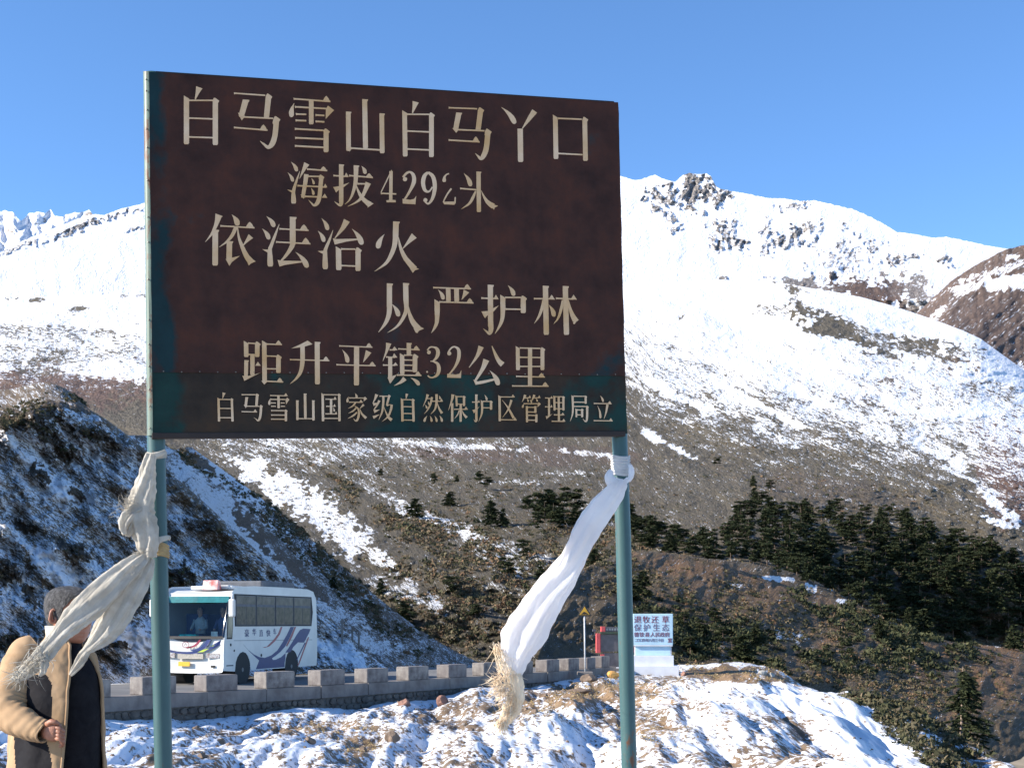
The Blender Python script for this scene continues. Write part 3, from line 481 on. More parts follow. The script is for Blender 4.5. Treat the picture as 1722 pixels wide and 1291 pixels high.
# the great snow mountain
px = np.linspace(-500, 2150, 1500)
SKY_B = [(-500, 520), (-200, 470), (0, 425), (40, 404), (90, 384), (130, 368), (160, 360), (175, 362), (200, 352), (245, 341), (330, 322), (450, 300), (600, 268), (760, 262), (880, 275), (1000, 287), (1047, 297), (1063, 302), (1075, 303), (1090, 297), (1102, 294), (1115, 301), (1135, 306), (1141, 301), (1147, 295), (1160, 291), (1172, 293), (1188, 292), (1196, 297), (1203, 312), (1212, 318), (1240, 323), (1262, 327), (1290, 333), (1320, 334), (1345, 338), (1370, 337), (1400, 344), (1435, 352), (1462, 364), (1485, 376), (1508, 390), (1540, 394), (1570, 400), (1590, 398), (1620, 404), (1660, 413), (1700, 419), (1722, 424), (1850, 440), (2150, 450)]
BOT_B = [(-500, 560), (1000, 520), (1200, 510), (1300, 505), (1400, 530), (1500, 560), (1600, 600), (1722, 660), (2150, 700)]
TOP_A = [(-500, 530), (0, 500), (1000, 478), (1200, 470), (1300, 473), (1360, 484), (1400, 490), (1450, 500), (1500, 514), (1540, 527), (1580, 541), (1620, 556), (1650, 570), (1680, 592), (1722, 622), (1800, 680), (2150, 760)]
sk = poly_i(px, SKY_B); skj = fbm(px / 7, px * 0 + 3, 4) * 1.1
bt = poly_i(px, BOT_B); t = np.linspace(0, 1, 300)[:, None]
PX = px[None] + 0 * t; PY = bt[None] + (sk - bt)[None] * t + skj[None] * t ** 24
D = 1760 + 850 * np.clip((505 - PY) / 215, 0, 1.3) ** 1.05
ang = 28; ca, sa_ = math.cos(math.radians(ang)), math.sin(math.radians(ang))
U = PX * ca + PY * sa_; W = -PX * sa_ + PY * ca
tp = 1 - .75 * sstep(.9, 1.0, t)
D = D + fbm(PX / 170 + PY / 300, PY / 120 - PX / 500, 4) * 14 * sstep(.05, .4, t) * tp + fbm(PX / 30, PY / 30, 4) * 5 * sstep(0, .2, t) * tp
RK = [(1170, 318, 33, 27, -10, .05), (1160, 340, 20, 10, 20, .3), (1212, 330, 12, 22, 35, .35), (1112, 332, 26, 16, 15, .3), (1104, 350, 10, 8, 0, .35), (1125, 365, 22, 9, 35, .45), (1130, 385, 10, 8, 0, .45),
      (1200, 400, 9, 22, -30, .5), (1222, 400, 32, 15, 55, .42), (1232, 380, 9, 26, 25, .5), (1208, 408, 12, 14, 0, .35), (1240, 412, 14, 12, 0, .4), (1290, 375, 9, 30, 20, .55), (1300, 405, 18, 18, 10, .5), (1318, 410, 14, 12, 0, .38), (1345, 388, 36, 10, -12, .42), (1345, 408, 30, 8, 8, .45), (1372, 400, 10, 8, 0, .5),
      (1345, 345, 22, 8, -20, .5), (1315, 350, 8, 6, 0, .5), (1285, 420, 12, 10, 0, .55), (1260, 430, 50, 6, 5, .7), (1420, 412, 30, 9, -25, .6), (1440, 395, 10, 6, 0, .55), (1420, 440, 60, 26, -24, .55), (1455, 452, 60, 7, -28, .6), (1505, 435, 22, 10, -15, .4), (1535, 432, 20, 6, -20, .45), (1480, 415, 24, 6, -30, .55), (1400, 457, 14, 6, -20, .4), (1585, 437, 14, 6, -15, .42), (1600, 447, 12, 5, 30, .5),
      (1380, 400, 4, 4, 0, .6), (1420, 382, 6, 5, 0, .45), (1215, 470, 10, 6, -15, .2), (1165, 488, 14, 5, 25, .4), (1190, 487, 7, 4, 0, .3), (1290, 467, 8, 5, 0, .5),
      (160, 352, 10, 5, -20, .3), (185, 365, 40, 4, -14, .42), (130, 382, 60, 5, -22, .35), (95, 400, 40, 4, -18, .5), (20, 420, 40, 4, -24, .5), (230, 385, 20, 3, -10, .5)]
sn = blobs(.97, PX, PY, RK, .9, 16)
cov = np.zeros(PX.shape + (3,)); cov[..., 0] = sn; cov[..., 2] = blobs(.65, PX, PY, [(1450, 500, 80, 40, 0, 0)]); cov[..., 1] = blobs(0, PX, PY, [(1470, 500, 150, 60, 0, 1)])
brown = [(1340, 478, 26, 10, 20, .3), (1370, 487, 40, 14, 12, .2), (1430, 480, 50, 14, -12, .25), (1480, 492, 70, 24, 0, .18), (1535, 484, 34, 26, 60, .25), (1500, 515, 60, 26, 15, .15), (1560, 505, 20, 22, 0, .4), (1470, 480, 5, 4, 0, .95), (1505, 512, 6, 6, 0, .95), (1525, 470, 5, 8, 40, .95), (1480, 470, 6, 4, 0, .95)]
cov[..., 0] = blobs(cov[..., 0], PX, PY, brown, .6, 22)
rk = 1 - sstep(.3, .8, sn)                                  # rock stands out craggily
D = D - rk * (18 * ridged(PX / 13 + PY / 40, PY / 26 - PX / 60, 4) - 10) * (1 - .5 * sstep(.97, 1, t))
SB = grid_mesh('snow_mountain', PX, PY, D, M_peak, cov, rot(PX, PY, -18, 30, 18))

# brown ridge at the right edge
E_top = [(1440, 560), (1520, 545), (1545, 524), (1560, 512), (1590, 488), (1610, 470), (1640, 452), (1618, 455), (1660, 432), (1692, 420), (1722, 413), (1800, 402), (2150, 380)]
px = np.linspace(1500, 2150, 330); t = np.linspace(0, 1, 150)[:, None]
tp_ = np.interp(px, [1500, 1540, 1570, 1600, 1640, 1690, 1722, 1800, 2150], [560, 528, 500, 472, 446, 420, 412, 402, 370]) + fbm(px / 9, px * 0 + 8, 4) * 1.2
bt = np.interp(px, [1500, 1600, 1722, 2150], [600, 640, 740, 800])
PX = px[None] + 0 * t; PY = bt + (tp_ - bt) * t
D = 1280 + 450 * t - (PX - 1500) * .25 * (1 - t)
U = PX * .76 - PY * .65; W = PX * .65 + PY * .76
D = D - (ridged(W / 60, U / 400, 4) - .6) * 11 * (1 - .5 * t) - fbm(PX / 20, PY / 20, 3) * 4
cov = np.zeros(PX.shape + (3,)); cov[..., 0] = blobs(.24, PX, PY, [(1690, 452, 60, 8, -14, .55), (1720, 473, 110, 13, -4, .95), (1630, 480, 26, 10, -40, .6), (1668, 485, 14, 6, -20, .9), (1580, 525, 22, 8, -35, .6), (1702, 432, 12, 5, 0, .85), (1740, 640, 90, 30, 0, .6)], .5, 20)
cov[..., 1] = .85
SE = grid_mesh('brown_ridge', PX, PY, D, M_peak, cov, rot(PX, PY, -42, 46, 10))

# broad front slopes: brush below, streaky snow above
px = np.concatenate([np.linspace(-500, -60, 60), np.linspace(-55, 1780, 1120), np.linspace(1790, 2150, 60)])
rows = [(1150, 225), (1040, 250), (940, 300), (850, 400), (780, 540), (700, 760)]
ta = poly_i(px, TOP_A)
base = [(1150, 225), (1040, 250), (940, 300), (850, 400), (780, 540)]
K = np.zeros((8, len(px), 2))
for i, (a, b) in enumerate(base): K[i, :, 0] = a; K[i, :, 1] = b * np.interp(px, [1250, 1500, 1800], [1, 1 + .42 * (4 - i) / 4, 1 + .6 * (4 - i) / 4])
dtop = np.interp(px, [-500, 1250, 1360, 1540, 1722, 2150], [1750, 1720, 1560, 1400, 1150, 900])
dlow = np.interp(px, [-500, 1250, 1722, 2150], [540, 540, 560, 520]); K[4, :, 1] = dlow
for j, f_ in ((5, .33), (6, .68), (7, 1.0)):
    K[j, :, 0] = 780 + (ta - 780) * f_; K[j, :, 1] = np.exp(np.log(dlow) + (np.log(dtop) - np.log(dlow)) * f_)
K[..., 1] = np.log(K[..., 1]); G = crom(K, np.linspace(0, 7, 520)); t = np.linspace(0, 1, 520)[:, None]
PX = px[None] + 0 * t; PY = G[..., 0]; D = np.exp(G[..., 1])
rel = fbm(PX / 160 + PY / 260, PY / 55 - PX / 190, 5); fin = fbm(PX / 22, PY / 9, 4)
amp = 1 - .8 * sstep(.95, 1, t)
D = D * (1 + (rel * .022 + fin * .004) * amp)
diag = PY + 0.0 * PX
# where snow gives way to brush: line falling to the right
line = poly_i(PX[0], [(-500, 640), (0, 640), (120, 655), (260, 700), (600, 730), (1040, 615), (1120, 640), (1250, 682), (1400, 708), (1560, 738), (1660, 760), (1722, 790), (2150, 850)])[None]
k = (PY - line) / 100.0 + .45 * fbm(PX / 90 + PY / 60, PY / 14 - PX / 34, 5)
sn = 1.0 - .52 * sstep(-1.6, .0, k) - .30 * sstep(-.2, 1.2, k) + .10 * fbm(PX / 60 + PY / 40, PY / 9 - PX / 22, 3)
left = 1 - sstep(240, 420, PX)
sn = sn * (1 - left) + left * (.985 - .33 * sstep(545, 600, PY) - .42 * sstep(610, 650, PY) - .14 * sstep(655, 680, PY))
sn = blobs(sn, PX, PY, [(1560, 650, 260, 70, 14, .58), (1230, 600, 170, 30, 18, .68), (1130, 640, 120, 30, 25, .55), (1420, 530, 150, 40, 25, .72), (60, 600, 260, 36, 0, .5), (120, 545, 200, 30, 0, .72), (90, 484, 150, 8, -4, .12), (130, 520, 20, 4, -10, .3), (60, 505, 20, 4, -10, .3), (150, 440, 50, 4, -8, .3), (60, 455, 40, 4, -6, .4), (60, 560, 200, 12, 2, .45), (215, 492, 60, 7, 5, .15), (90, 482, 130, 7, -4, .4), (215, 492, 40, 6, 5, .5), (60, 570, 60, 10, 0, .55), (70, 630, 130, 14, 0, .32), (200, 625, 90, 16, 3, .72), (230, 570, 30, 8, 0, .55), (60, 610, 50, 12, -10, .35), (195, 446, 26, 5, -5, .2),
  (1345, 515, 40, 16, 45, .2), (1400, 540, 66, 26, 22, .08), (1445, 568, 50, 15, 25, .1), (1330, 490, 14, 12, 0, .3), (1300, 520, 20, 8, 10, .5), (1560, 580, 110, 14, 8, .2), (1590, 600, 80, 9, 15, .3), (1480, 598, 60, 8, 5, .3), (1640, 640, 70, 10, 10, .3), (1470, 565, 30, 10, 30, .4), (1640, 600, 40, 12, 30, .55), (1600, 640, 90, 22, 10, .66), (1480, 610, 60, 12, 12, .58), (1500, 640, 16, 7, 0, .3), (1680, 660, 50, 12, 10, .5), (1640, 618, 30, 6, -3, .3), (1690, 615, 30, 30, 0, .75), (1450, 530, 120, 14, 14, .93), (1380, 610, 110, 9, 10, .8), (1100, 525, 8, 3, 0, .7), (1145, 532, 7, 5, 0, .2), (1545, 690, 70, 9, 12, .93), (1640, 690, 50, 10, 5, .95), (1290, 560, 150, 8, 12, .78), (1075, 562, 30, 8, 5, .6), (1100, 580, 50, 6, 10, .55),
  (1170, 640, 150, 9, 30, .6), (1330, 655, 150, 9, 26, .9), (1115, 655, 70, 7, 27, .78), (1250, 668, 110, 6, 28, .8), (1120, 745, 60, 6, 28, .78), (1190, 685, 60, 7, 15, .75), (1400, 640, 90, 10, 18, .86), (1560, 755, 80, 6, 27, .8), (1610, 780, 40, 10, 30, .72), (1500, 735, 60, 5, 22, .6), (1690, 860, 60, 9, 40, .82), (1690, 880, 40, 5, 15, .7), (1640, 810, 60, 5, 28, .55), (1580, 750, 30, 8, 20, .7), (1310, 735, 40, 6, 28, .6),
  (700, 745, 60, 5, 4, .55), (800, 752, 80, 5, 3, .55), (990, 762, 80, 5, 5, .55), (465, 818, 84, 24, 33, .92), (545, 862, 62, 34, 40, .88), (590, 905, 46, 28, 35, .7), (640, 940, 60, 14, 35, .62), (700, 1000, 80, 16, 20, .5), (640, 830, 60, 8, 28, .42), (720, 870, 90, 12, 22, .6), (800, 905, 70, 12, 20, .6), (860, 950, 50, 14, 20, .6), (680, 895, 100, 14, 28, .02), (590, 820, 80, 8, 32, .05), (620, 1080, 70, 16, 10, .62), (880, 940, 90, 16, 10, .42), (830, 985, 60, 10, 10, .4), (990, 880, 40, 6, 0, .45), (950, 795, 60, 5, 0, .42), (860, 810, 60, 5, 0, .4), (1190, 905, 40, 6, 15, .4)], .8, 30)
cov = np.zeros(PX.shape + (3,)); cov[..., 0] = sn
cov[..., 1] = blobs(.1, PX, PY, [(80, 650, 220, 40, 0, .95), (1700, 790, 60, 90, 0, 1), (1690, 720, 50, 20, 0, 1), (1640, 625, 60, 30, 0, .6), (800, 765, 160, 12, 4, .6), (950, 760, 140, 14, 4, .5), (1400, 830, 160, 30, 10, .3), (1500, 640, 200, 40, 0, .5)], .5, 50)
cov[..., 2] = 0
tilt = np.interp(PX, [-500, 240, 500, 1100, 1722], [2, 2, 10, 25, 24])
sc = np.interp(PY, [450, 650, 850, 1150], [1.0, 1.0, 1.35, 1.9])
ar = np.radians(tilt); sx_ = 27; sy_ = 9
st = np.stack([(PX * np.cos(ar) + PY * np.sin(ar)) / sx_, (-PX * np.sin(ar) + PY * np.cos(ar)) / sy_], -1) * .9
SA = grid_mesh('mountain_slope', PX, PY, D, M_sage, cov, st)

# gully between the cutting and the big slope
ctrl = [[(170, 735, 85), (300, 850, 86), (410, 960, 86), (510, 1060, 84), (600, 1150, 78), (700, 1210, 72)],
 [(250, 733, 104), (372, 836, 104), (462, 938, 103), (556, 1030, 100), (650, 1105, 96), (740, 1170, 86)],
 [(290, 755, 118), (405, 838, 120), (505, 930, 122), (597, 1015, 120), (690, 1088, 116), (790, 1140, 105)],
 [(325, 754, 135), (440, 838, 142), (550, 930, 144), (645, 1012, 142), (740, 1080, 134), (850, 1135, 115)],
 [(350, 800, 160), (470, 890, 165), (570, 980, 165), (660, 1060, 160), (760, 1120, 150), (880, 1170, 130)]]
PX, PY, D = net(ctrl, 330, 560)
D = D * (1 + fbm(PX / 70, PY / 70, 5) * .012 + fbm(PX / 14, PY / 12, 3) * .004)
sn = blobs(.38, PX, PY, [(400, 880, 190, 40, 45, .74), (480, 950, 90, 20, 45, .7), (370, 800, 60, 18, 35, .85), (465, 830, 110, 34, 33, .95), (560, 870, 60, 40, 40, .92), (600, 910, 60, 20, 35, .8), (650, 940, 80, 16, 35, .72), (440, 800, 60, 18, 25, .95),
  (480, 870, 40, 10, 20, .4), (500, 960, 150, 14, 48, .2), (430, 900, 60, 9, 50, .1), (620, 880, 90, 12, 42, .3), (700, 860, 110, 26, 20, .62), (740, 900, 80, 12, 10, .7), (800, 940, 60, 20, 20, .6), (700, 990, 110, 30, 20, .2), (640, 1040, 60, 26, 20, .3), (560, 1030, 60, 14, 20, .6), (620, 1080, 60, 14, 12, .65), (850, 1030, 150, 50, 10, .26), (800, 1000, 80, 20, 15, .3), (920, 1060, 120, 40, 0, .1), (330, 775, 26, 10, 30, .1)], .7, 26)
cov = np.zeros(PX.shape + (3,)); cov[..., 0] = sn; cov[..., 1] = blobs(.3, PX, PY, [(760, 1040, 160, 50, 0, .8), (520, 880, 60, 20, 20, 1)]); cov[..., 2] = blobs(0, PX, PY, [(520, 930, 180, 12, 48, .9), (420, 820, 80, 8, 40, .5), (650, 900, 100, 12, 40, .5)])
SG = grid_mesh('gully_slope', PX, PY, D, M_gul, cov, rot(PX, PY, 38, 22, 9) * 1.3)

# brown grass hills at the lower right
ctrl = [[(880, 1230, 98), (1050, 1215, 116), (1220, 1200, 137), (1400, 1300, 129), (1560, 1400, 120), (1722, 1470, 117), (1950, 1500, 124)],
 [(900, 1120, 135), (1050, 1110, 149), (1220, 1110, 160), (1400, 1160, 162), (1560, 1215, 161), (1722, 1235, 172), (1950, 1250, 195)],
 [(930, 1040, 158), (1060, 1035, 170), (1230, 1030, 194), (1400, 1080, 197), (1560, 1140, 192), (1722, 1170, 203), (1950, 1190, 234)],
 [(950, 970, 182), (1060, 932, 217), (1170, 938, 234), (1340, 966, 254), (1470, 1030, 238), (1600, 1078, 234), (1950, 1110, 308)],
 [(950, 985, 205), (1060, 955, 228), (1170, 962, 246), (1340, 1000, 267), (1470, 1062, 292), (1600, 1112, 312), (1950, 1150, 350)]]
PX, PY, D = net(ctrl, 300, 620)
rl = ridged(PX / 60 + PY / 90, PY / 120 - PX / 200, 4)
D = D * (1 + fbm(PX / 110, PY / 70, 5) * .016 - (rl - .6) * .004 + fbm(PX / 16, PY / 12, 3) * .002)
sn = blobs(.16, PX, PY, [(1310, 972, 30, 5, 5, .9), (1365, 988, 12, 8, 0, .9), (1240, 985, 16, 7, 0, .5), (1420, 1012, 12, 5, 10, .7), (1400, 990, 12, 5, 10, .6), (1535, 1050, 34, 8, 10, .85), (1330, 1070, 40, 10, 5, .5), (1670, 1082, 24, 4, 8, .8), (1180, 1085, 30, 10, 0, .4), (1560, 1240, 60, 30, 30, .55)], .6, 18)
cov = np.zeros(PX.shape + (3,)); cov[..., 0] = sn
cov[..., 1] = blobs(.12, PX, PY, [(1220, 975, 150, 26, 15, .95), (1160, 1000, 70, 30, -35, .8), (1300, 1010, 140, 30, 10, .6), (1420, 1050, 60, 18, -40, 1), (1640, 1100, 110, 36, 12, 1), (1660, 1150, 90, 50, -40, 1), (1560, 1120, 40, 26, 0, .9), (1130, 1120, 80, 30, 0, .0), (1400, 1130, 90, 30, 0, .2)], .5, 30)
SH = grid_mesh('brown_hills', PX, PY, D, M_hill, cov, rot(PX, PY, -38, 26, 9) * 1.1)

# the cutting above the road
ctrl = [[(-420, 1215, 38), (-150, 1175, 42), (0, 1162, 45), (180, 1150, 48.5), (400, 1138, 54), (560, 1130, 58.5), (665, 1127, 62)],
 [(-420, 1080, 40.5), (-150, 1050, 46), (0, 1040, 48.5), (150, 1040, 52), (350, 1060, 57), (520, 1090, 60), (655, 1124, 62.4)],
 [(-420, 940, 43), (-150, 900, 51), (-20, 890, 53), (110, 900, 57), (290, 950, 61), (490, 1035, 62), (650, 1122.5, 63)],
 [(-420, 800, 47), (-150, 760, 57), (-20, 745, 58), (90, 770, 62), (245, 850, 65), (460, 985, 64.5), (648, 1122, 63.5)],
 [(-420, 730, 50), (-150, 700, 61), (0, 702, 60.5), (110, 690, 65), (212, 735, 68), (440, 934, 67), (646, 1121.5, 64)],
 [(-420, 690, 56), (-150, 672, 68), (0, 682, 70), (100, 666, 74), (222, 752, 77), (450, 952, 73), (650, 1125, 65.5)],
 [(-420, 660, 75), (-150, 650, 92), (0, 655, 96), (110, 655, 97), (250, 800, 90), (470, 1000, 80), (670, 1135, 70)],
 [(-420, 690, 110), (-150, 690, 120), (0, 700, 120), (130, 720, 115), (260, 850, 105), (480, 1040, 90), (700, 1160, 78)]]
PX, PY, D = net(ctrl, 420, 620); vv = np.linspace(0, 7, 420)[:, None] + 0 * PX
tpf = sstep(0, .5, vv) * (1 - sstep(560, 660, PX)) + .15
D = D * (1 + (fbm(PX / 120 + PY / 120, PY / 60 - PX / 60, 5) * .022 + fbm(PX / 16, PY / 10, 3) * .004) * tpf)
sn = .47 + .2 * fbm((PX + PY) / 120, (PY - PX) / 26, 4)
sn = blobs(sn, PX, PY, [(190, 700, 60, 16, 35, .25), (250, 770, 60, 12, 45, .28), (330, 850, 110, 16, 45, .3), (420, 960, 110, 13, 46, .3), (150, 685, 60, 12, 10, .15), (240, 1080, 90, 30, 20, .8), (40, 1120, 80, 30, 0, .86), (560, 1090, 80, 20, 25, .8), (100, 960, 80, 20, 40, .75), (80, 800, 80, 16, 40, .76)], .6, 30)
top = sstep(4.0, 4.35, vv)
sn = sn * (1 - top) + top * (.33 + .1 * fbm(PX / 30, PY / 10, 3))
dark = blobs(0., PX, PY, [(30, 708, 90, 14, 4, 1), (85, 735, 46, 15, 35, 1), (105, 760, 18, 16, 50, 1), (60, 690, 50, 12, -15, .9), (150, 680, 40, 9, 10, .8), (155, 728, 28, 11, 12, 1), (178, 738, 14, 7, 10, .9), (120, 922, 34, 12, 18, 1), (145, 935, 16, 10, 0, 1), (10, 965, 24, 28, 60, 1), (20, 1080, 34, 12, 0, .9), (70, 800, 24, 14, 40, .9), (65, 700, 30, 14, 0, 1), (230, 1000, 26, 40, 60, .9), (300, 975, 26, 30, 60, 1), (345, 885, 28, 10, 10, .9), (50, 1000, 10, 24, -20, .8), (290, 900, 16, 10, 0, .7), (395, 960, 14, 12, 0, .8), (200, 1085, 20, 8, 10, .8), (520, 1095, 20, 6, 20, .6), (130, 830, 22, 8, 30, .6), (40, 885, 26, 9, 30, .8)], .6, 16)
sn = np.where(dark > .4, np.minimum(sn, .2), sn)
cov = np.zeros(PX.shape + (3,)); cov[..., 0] = sn; cov[..., 1] = np.maximum(top, blobs(.2, PX, PY, [(350, 860, 180, 30, 45, .9), (120, 950, 260, 160, 20, .4), (200, 720, 60, 20, 30, .8)])); cov[..., 2] = dark * .6
D = D - dark * (.2 + .5 * np.abs(pnoise(PX / 6, PY / 5)))
SC = grid_mesh('roadside_cutting', PX, PY, D, M_cut, cov, rot(PX, PY, 36, 26, 8))

# near ground: thin-plate surface through surveyed points, falling away behind and to the right
CP = [(-200, 1230, 31), (0, 1222, 33), (180, 1212, 35.3), (328, 1207, 38.2), (517, 1193, 41.6), (666, 1178, 45.5), (794, 1160, 49.6), (900, 1147, 53.4), (1000, 1131, 58.6), (600, 1232, 33), (850, 1182, 43), (850, 1235, 32), (1050, 1140, 57), (1050, 1182, 42), (1050, 1235, 31), (1150, 1134, 60.5), (1250, 1160, 48), (1250, 1232, 32.5), (1300, 1116, 64), (1400, 1150, 51), (1400, 1208, 37), (1480, 1182, 45),
 (-200, 1291, 24), (100, 1291, 24), (400, 1291, 24.5), (700, 1291, 25), (1000, 1291, 24.5), (1200, 1291, 26), (1400, 1291, 29), (1500, 1260, 34), (1600, 1291, 36), (1560, 1230, 40)]
cp = [P(*q) for q in CP]; pts = [(p.x, p.y, p.z) for p in cp]
pts += [(-6, 0, 0), (0, 0, 0), (6, 0, 0), (-6, 8, 0), (0, 9, 0), (6, 9, -.05), (0, -12, 0), (-12, -10, .1), (12, -10, 0), (-14, 14, -.3), (14, 14, -.4), (-3, 15, -.25), (3, 15, -.25), (-25, 40, -.9), (-25, 10, 0), (25, 10, -1.5), (22, 40, -4.5), (-12, 60, -.9), (0, 75, -1.3), (16, 60, -1.4), (30, 30, -5)]
pts = np.array(pts); n = NPT = len(pts)
def U2(r2): return np.where(r2 > 0, .5 * r2 * np.log(r2 + 1e-9), 0)
Am = U2(((pts[:, None, :2] - pts[None, :, :2]) ** 2).sum(-1)) + np.eye(n) * 2.0
L_ = np.zeros((n + 3, n + 3)); L_[:n, :n] = Am; L_[:n, n] = 1; L_[:n, n + 1:] = pts[:, :2]; L_[n:, :n] = L_[:n, n:].T
wt = np.linalg.solve(L_, np.concatenate([pts[:, 2], [0, 0, 0]]))
EDGE = [(30, -20), (26, 10), (19.5, 28), (14.2, 40), (12.5, 50), (12.6, 60), (13, 66)]
GP = pts
def ground_z(x, y):
    x = np.asarray(x, float); y = np.asarray(y, float)
    z = wt[NPT] + wt[NPT + 1] * x + wt[NPT + 2] * y
    for i in range(NPT): z = z + wt[i] * U2((x - GP[i, 0]) ** 2 + (y - GP[i, 1]) ** 2)
    ex = np.interp(y, [p[1] for p in EDGE], [p[0] for p in EDGE])
    s = x - ex; z = z - np.where(s > -2.5, (s + 2.5) ** 2 * .11 * (s < 2) + (s >= 2) * (2.2275 + (s - 2) * .85), 0)
    s = y - 66; z = z - np.where(s > -1, (s + 1) ** 2 * .12 * (s < 2) + (s >= 2) * (1.08 + (s - 2) * .6), 0)
    return z
def rough_z(x, y):
    d = np.hypot(x, y); f = sstep(9, 20, d)
    flow = fbm(x * .55 + y * .02, y * .11 - x * .10, 4) * .42 + fbm(x * 1.6, y * .5 - x * .3, 4) * .03 + fbm(x * 5, y * 2.2, 3) * .012
    wl = np.interp(y, [30, 36.6, 45.9, 58.8, 64], [-14, -9.8, -3.7, 3.2, 6]); nw = sstep(0, 5, x - wl + 0.6)
    pl = 1 - .75 * sstep(50, 60, y)
    return flow * f * (.25 + .75 * nw) * pl + fbm(x * 2, y * 2, 3) * .015 * (1 - f)
def ground(x, y): return float(ground_z(x, y) + rough_z(np.array(float(x)), np.array(float(y))))
px = np.concatenate([np.linspace(-1500, -80, 90), np.linspace(-75, 1780, 900), np.linspace(1790, 3200, 90)])
dd = np.concatenate([np.exp(np.linspace(math.log(2.0), math.log(21), 60)), np.exp(np.linspace(math.log(21.2), math.log(84), 520))])
D = dd[:, None] + 0 * px[None]; PX = px[None] + 0 * D; X = (PX - HX) / F * D
Z = ground_z(X, D) + rough_z(X, D)
PYg = HY - (Z - EYE) * F / D
sn = .60 + .22 * fbm(X * .35, D * .12, 3) - .04 + .06 * fbm(X * 1.5, D * .6, 2)
wl = np.interp(D, [30, 36.6, 45.9, 58.8, 64], [-14, -9.8, -3.7, 3.2, 6]); dw = X - wl
sn = sn + .25 * (1 - sstep(1.0, 3.2, dw))
sn = blobs(sn, PX, PYg, [(1000, 1165, 150, 26, -8, .3), (1090, 1150, 60, 16, 0, .42), (1240, 1135, 130, 15, 4, .12), (1060, 1200, 60, 16, 0, .35), (930, 1170, 70, 18, -10, .3), (1150, 1185, 60, 12, 5, .45), (1095, 1225, 40, 22, 0, .42), (800, 1190, 90, 10, 0, .3), (760, 1215, 60, 9, 10, .3), (700, 1205, 60, 9, 5, .36), (610, 1222, 70, 6, 5, .42), (490, 1228, 60, 7, 3, .4), (560, 1235, 50, 10, 25, .45), (600, 1265, 26, 30, -35, .35), (1310, 1105, 50, 16, 8, .15), (1370, 1110, 50, 9, 15, .75), (1110, 1275, 60, 16, 15, .5), (1200, 1255, 60, 10, 30, .55), (1450, 1240, 110, 60, 40, .84), (1340, 1180, 80, 24, 20, .86), (1180, 1165, 60, 10, 8, .85)], .6, 30)
cov = np.zeros(PX.shape + (3,)); cov[..., 0] = sn
cov[..., 1] = blobs(.25, PX, PYg, [(1000, 1168, 120, 16, -8, .8), (1100, 1180, 60, 10, 0, .8), (1240, 1135, 120, 14, 4, .55), (1310, 1100, 40, 14, 0, 1), (560, 1225, 60, 10, 0, 1), (600, 1262, 30, 30, 0, .9), (1090, 1232, 50, 20, 0, .8)], .4, 20)
ar = math.radians(12); st = np.stack([(X * math.cos(ar) + D * math.sin(ar)) * .75, (-X * math.sin(ar) + D * math.cos(ar)) * .26], -1)
SN = grid_mesh('snowy_ground', PX, PYg, D, M_near, cov, st)
# ground under and behind the viewer
gx, gy = np.meshgrid(np.linspace(-30, 30, 61), np.linspace(-14, 3.0, 22)); gz = ground_z(gx, gy) - .03
me = bpy.data.meshes.new('lookout_ground'); vs = np.stack([gx, gy, gz], -1).reshape(-1, 3)
fs = [(r * 61 + c, r * 61 + c + 1, (r + 1) * 61 + c + 1, (r + 1) * 61 + c) for r in range(21) for c in range(60)]
me.from_pydata(vs.tolist(), [], fs); me.materials.append(simple('trampled frozen earth', (.42, .36, .3), .9, scale=.8, col2=(.75, .76, .8))); o = bpy.data.objects.new('lookout_ground', me); C.objects.link(o); o['kind'] = 'structure'
# ------------------------------------------------------------------ road, parapet, bus
M_asph = simple('pale dry asphalt', (.17, .165, .16), .9, scale=.6, col2=(.11, .108, .105), bump=.2)
WP = [(-16.5, 25.2), (-15.4, 27.1), (-14.3, 29.0), (-13.2, 30.9), (-12.1, 32.8), (-10.95, 34.7), (-9.8, 36.6), (-8.57, 38.4), (-7.29, 40.2), (-6.02, 42.0), (-4.85, 43.9), (-3.73, 45.9), (-2.53, 47.9), (-1.39, 49.9), (-.24, 51.8), (.87, 53.6), (1.75, 55.4), (2.55, 57.1), (3.23, 58.8)]
RZ = -.40
mb = MB(); L = [(x - .1, y + .05) for x, y in WP] + [(3.5, 61.5), (3.4, 64)]; vs = []
for i, (x, y) in enumerate(L):
    a = Vector(L[max(i - 1, 0)]); b = Vector(L[min(i + 1, len(L) - 1)]); t = (b - a).normalized(); nrm = Vector((-t.y, t.x))
    wd = 9.5 + .0 * i
    for j in range(7): q = Vector((x, y)) + nrm * (wd * j / 6 - .0); vs.append((q.x, q.y, RZ + .03 * math.sin(j * .5) - (0 if j < 6 else .15)))
mb.add(vs, [(i * 7 + j, (i + 1) * 7 + j, (i + 1) * 7 + j + 1, i * 7 + j + 1) for i in range(len(L) - 1) for j in range(6)])
mb.build('road', M_asph, kind='structure', smooth=True)
M_conc = simple('faded painted concrete block', (.27, .245, .22), .9, scale=3.2, col2=(.10, .085, .08), bump=.5, coord='Object')
M_conc2 = simple('grey concrete footing', (.21, .185, .165), .9, scale=2.0, col2=(.13, .11, .10), bump=.5)
nt_ = M_conc.node_tree; oi = N(nt_, 'ShaderNodeObjectInfo'); pb = [q for q in nt_.nodes if q.type == 'BSDF_PRINCIPLED'][0]; lk = pb.inputs['Base Color'].links[0].from_socket
nt_.links.new(mixc(nt_, math_(nt_, 'MULTIPLY', oi.outputs['Random'], .55), lk, (.14, .12, .12)), pb.inputs['Base Color'])
M_stone = simple('dark masonry stones', (.15, .125, .10), .9, scale=2.5, col2=(.055, .045, .038), bump=.8)
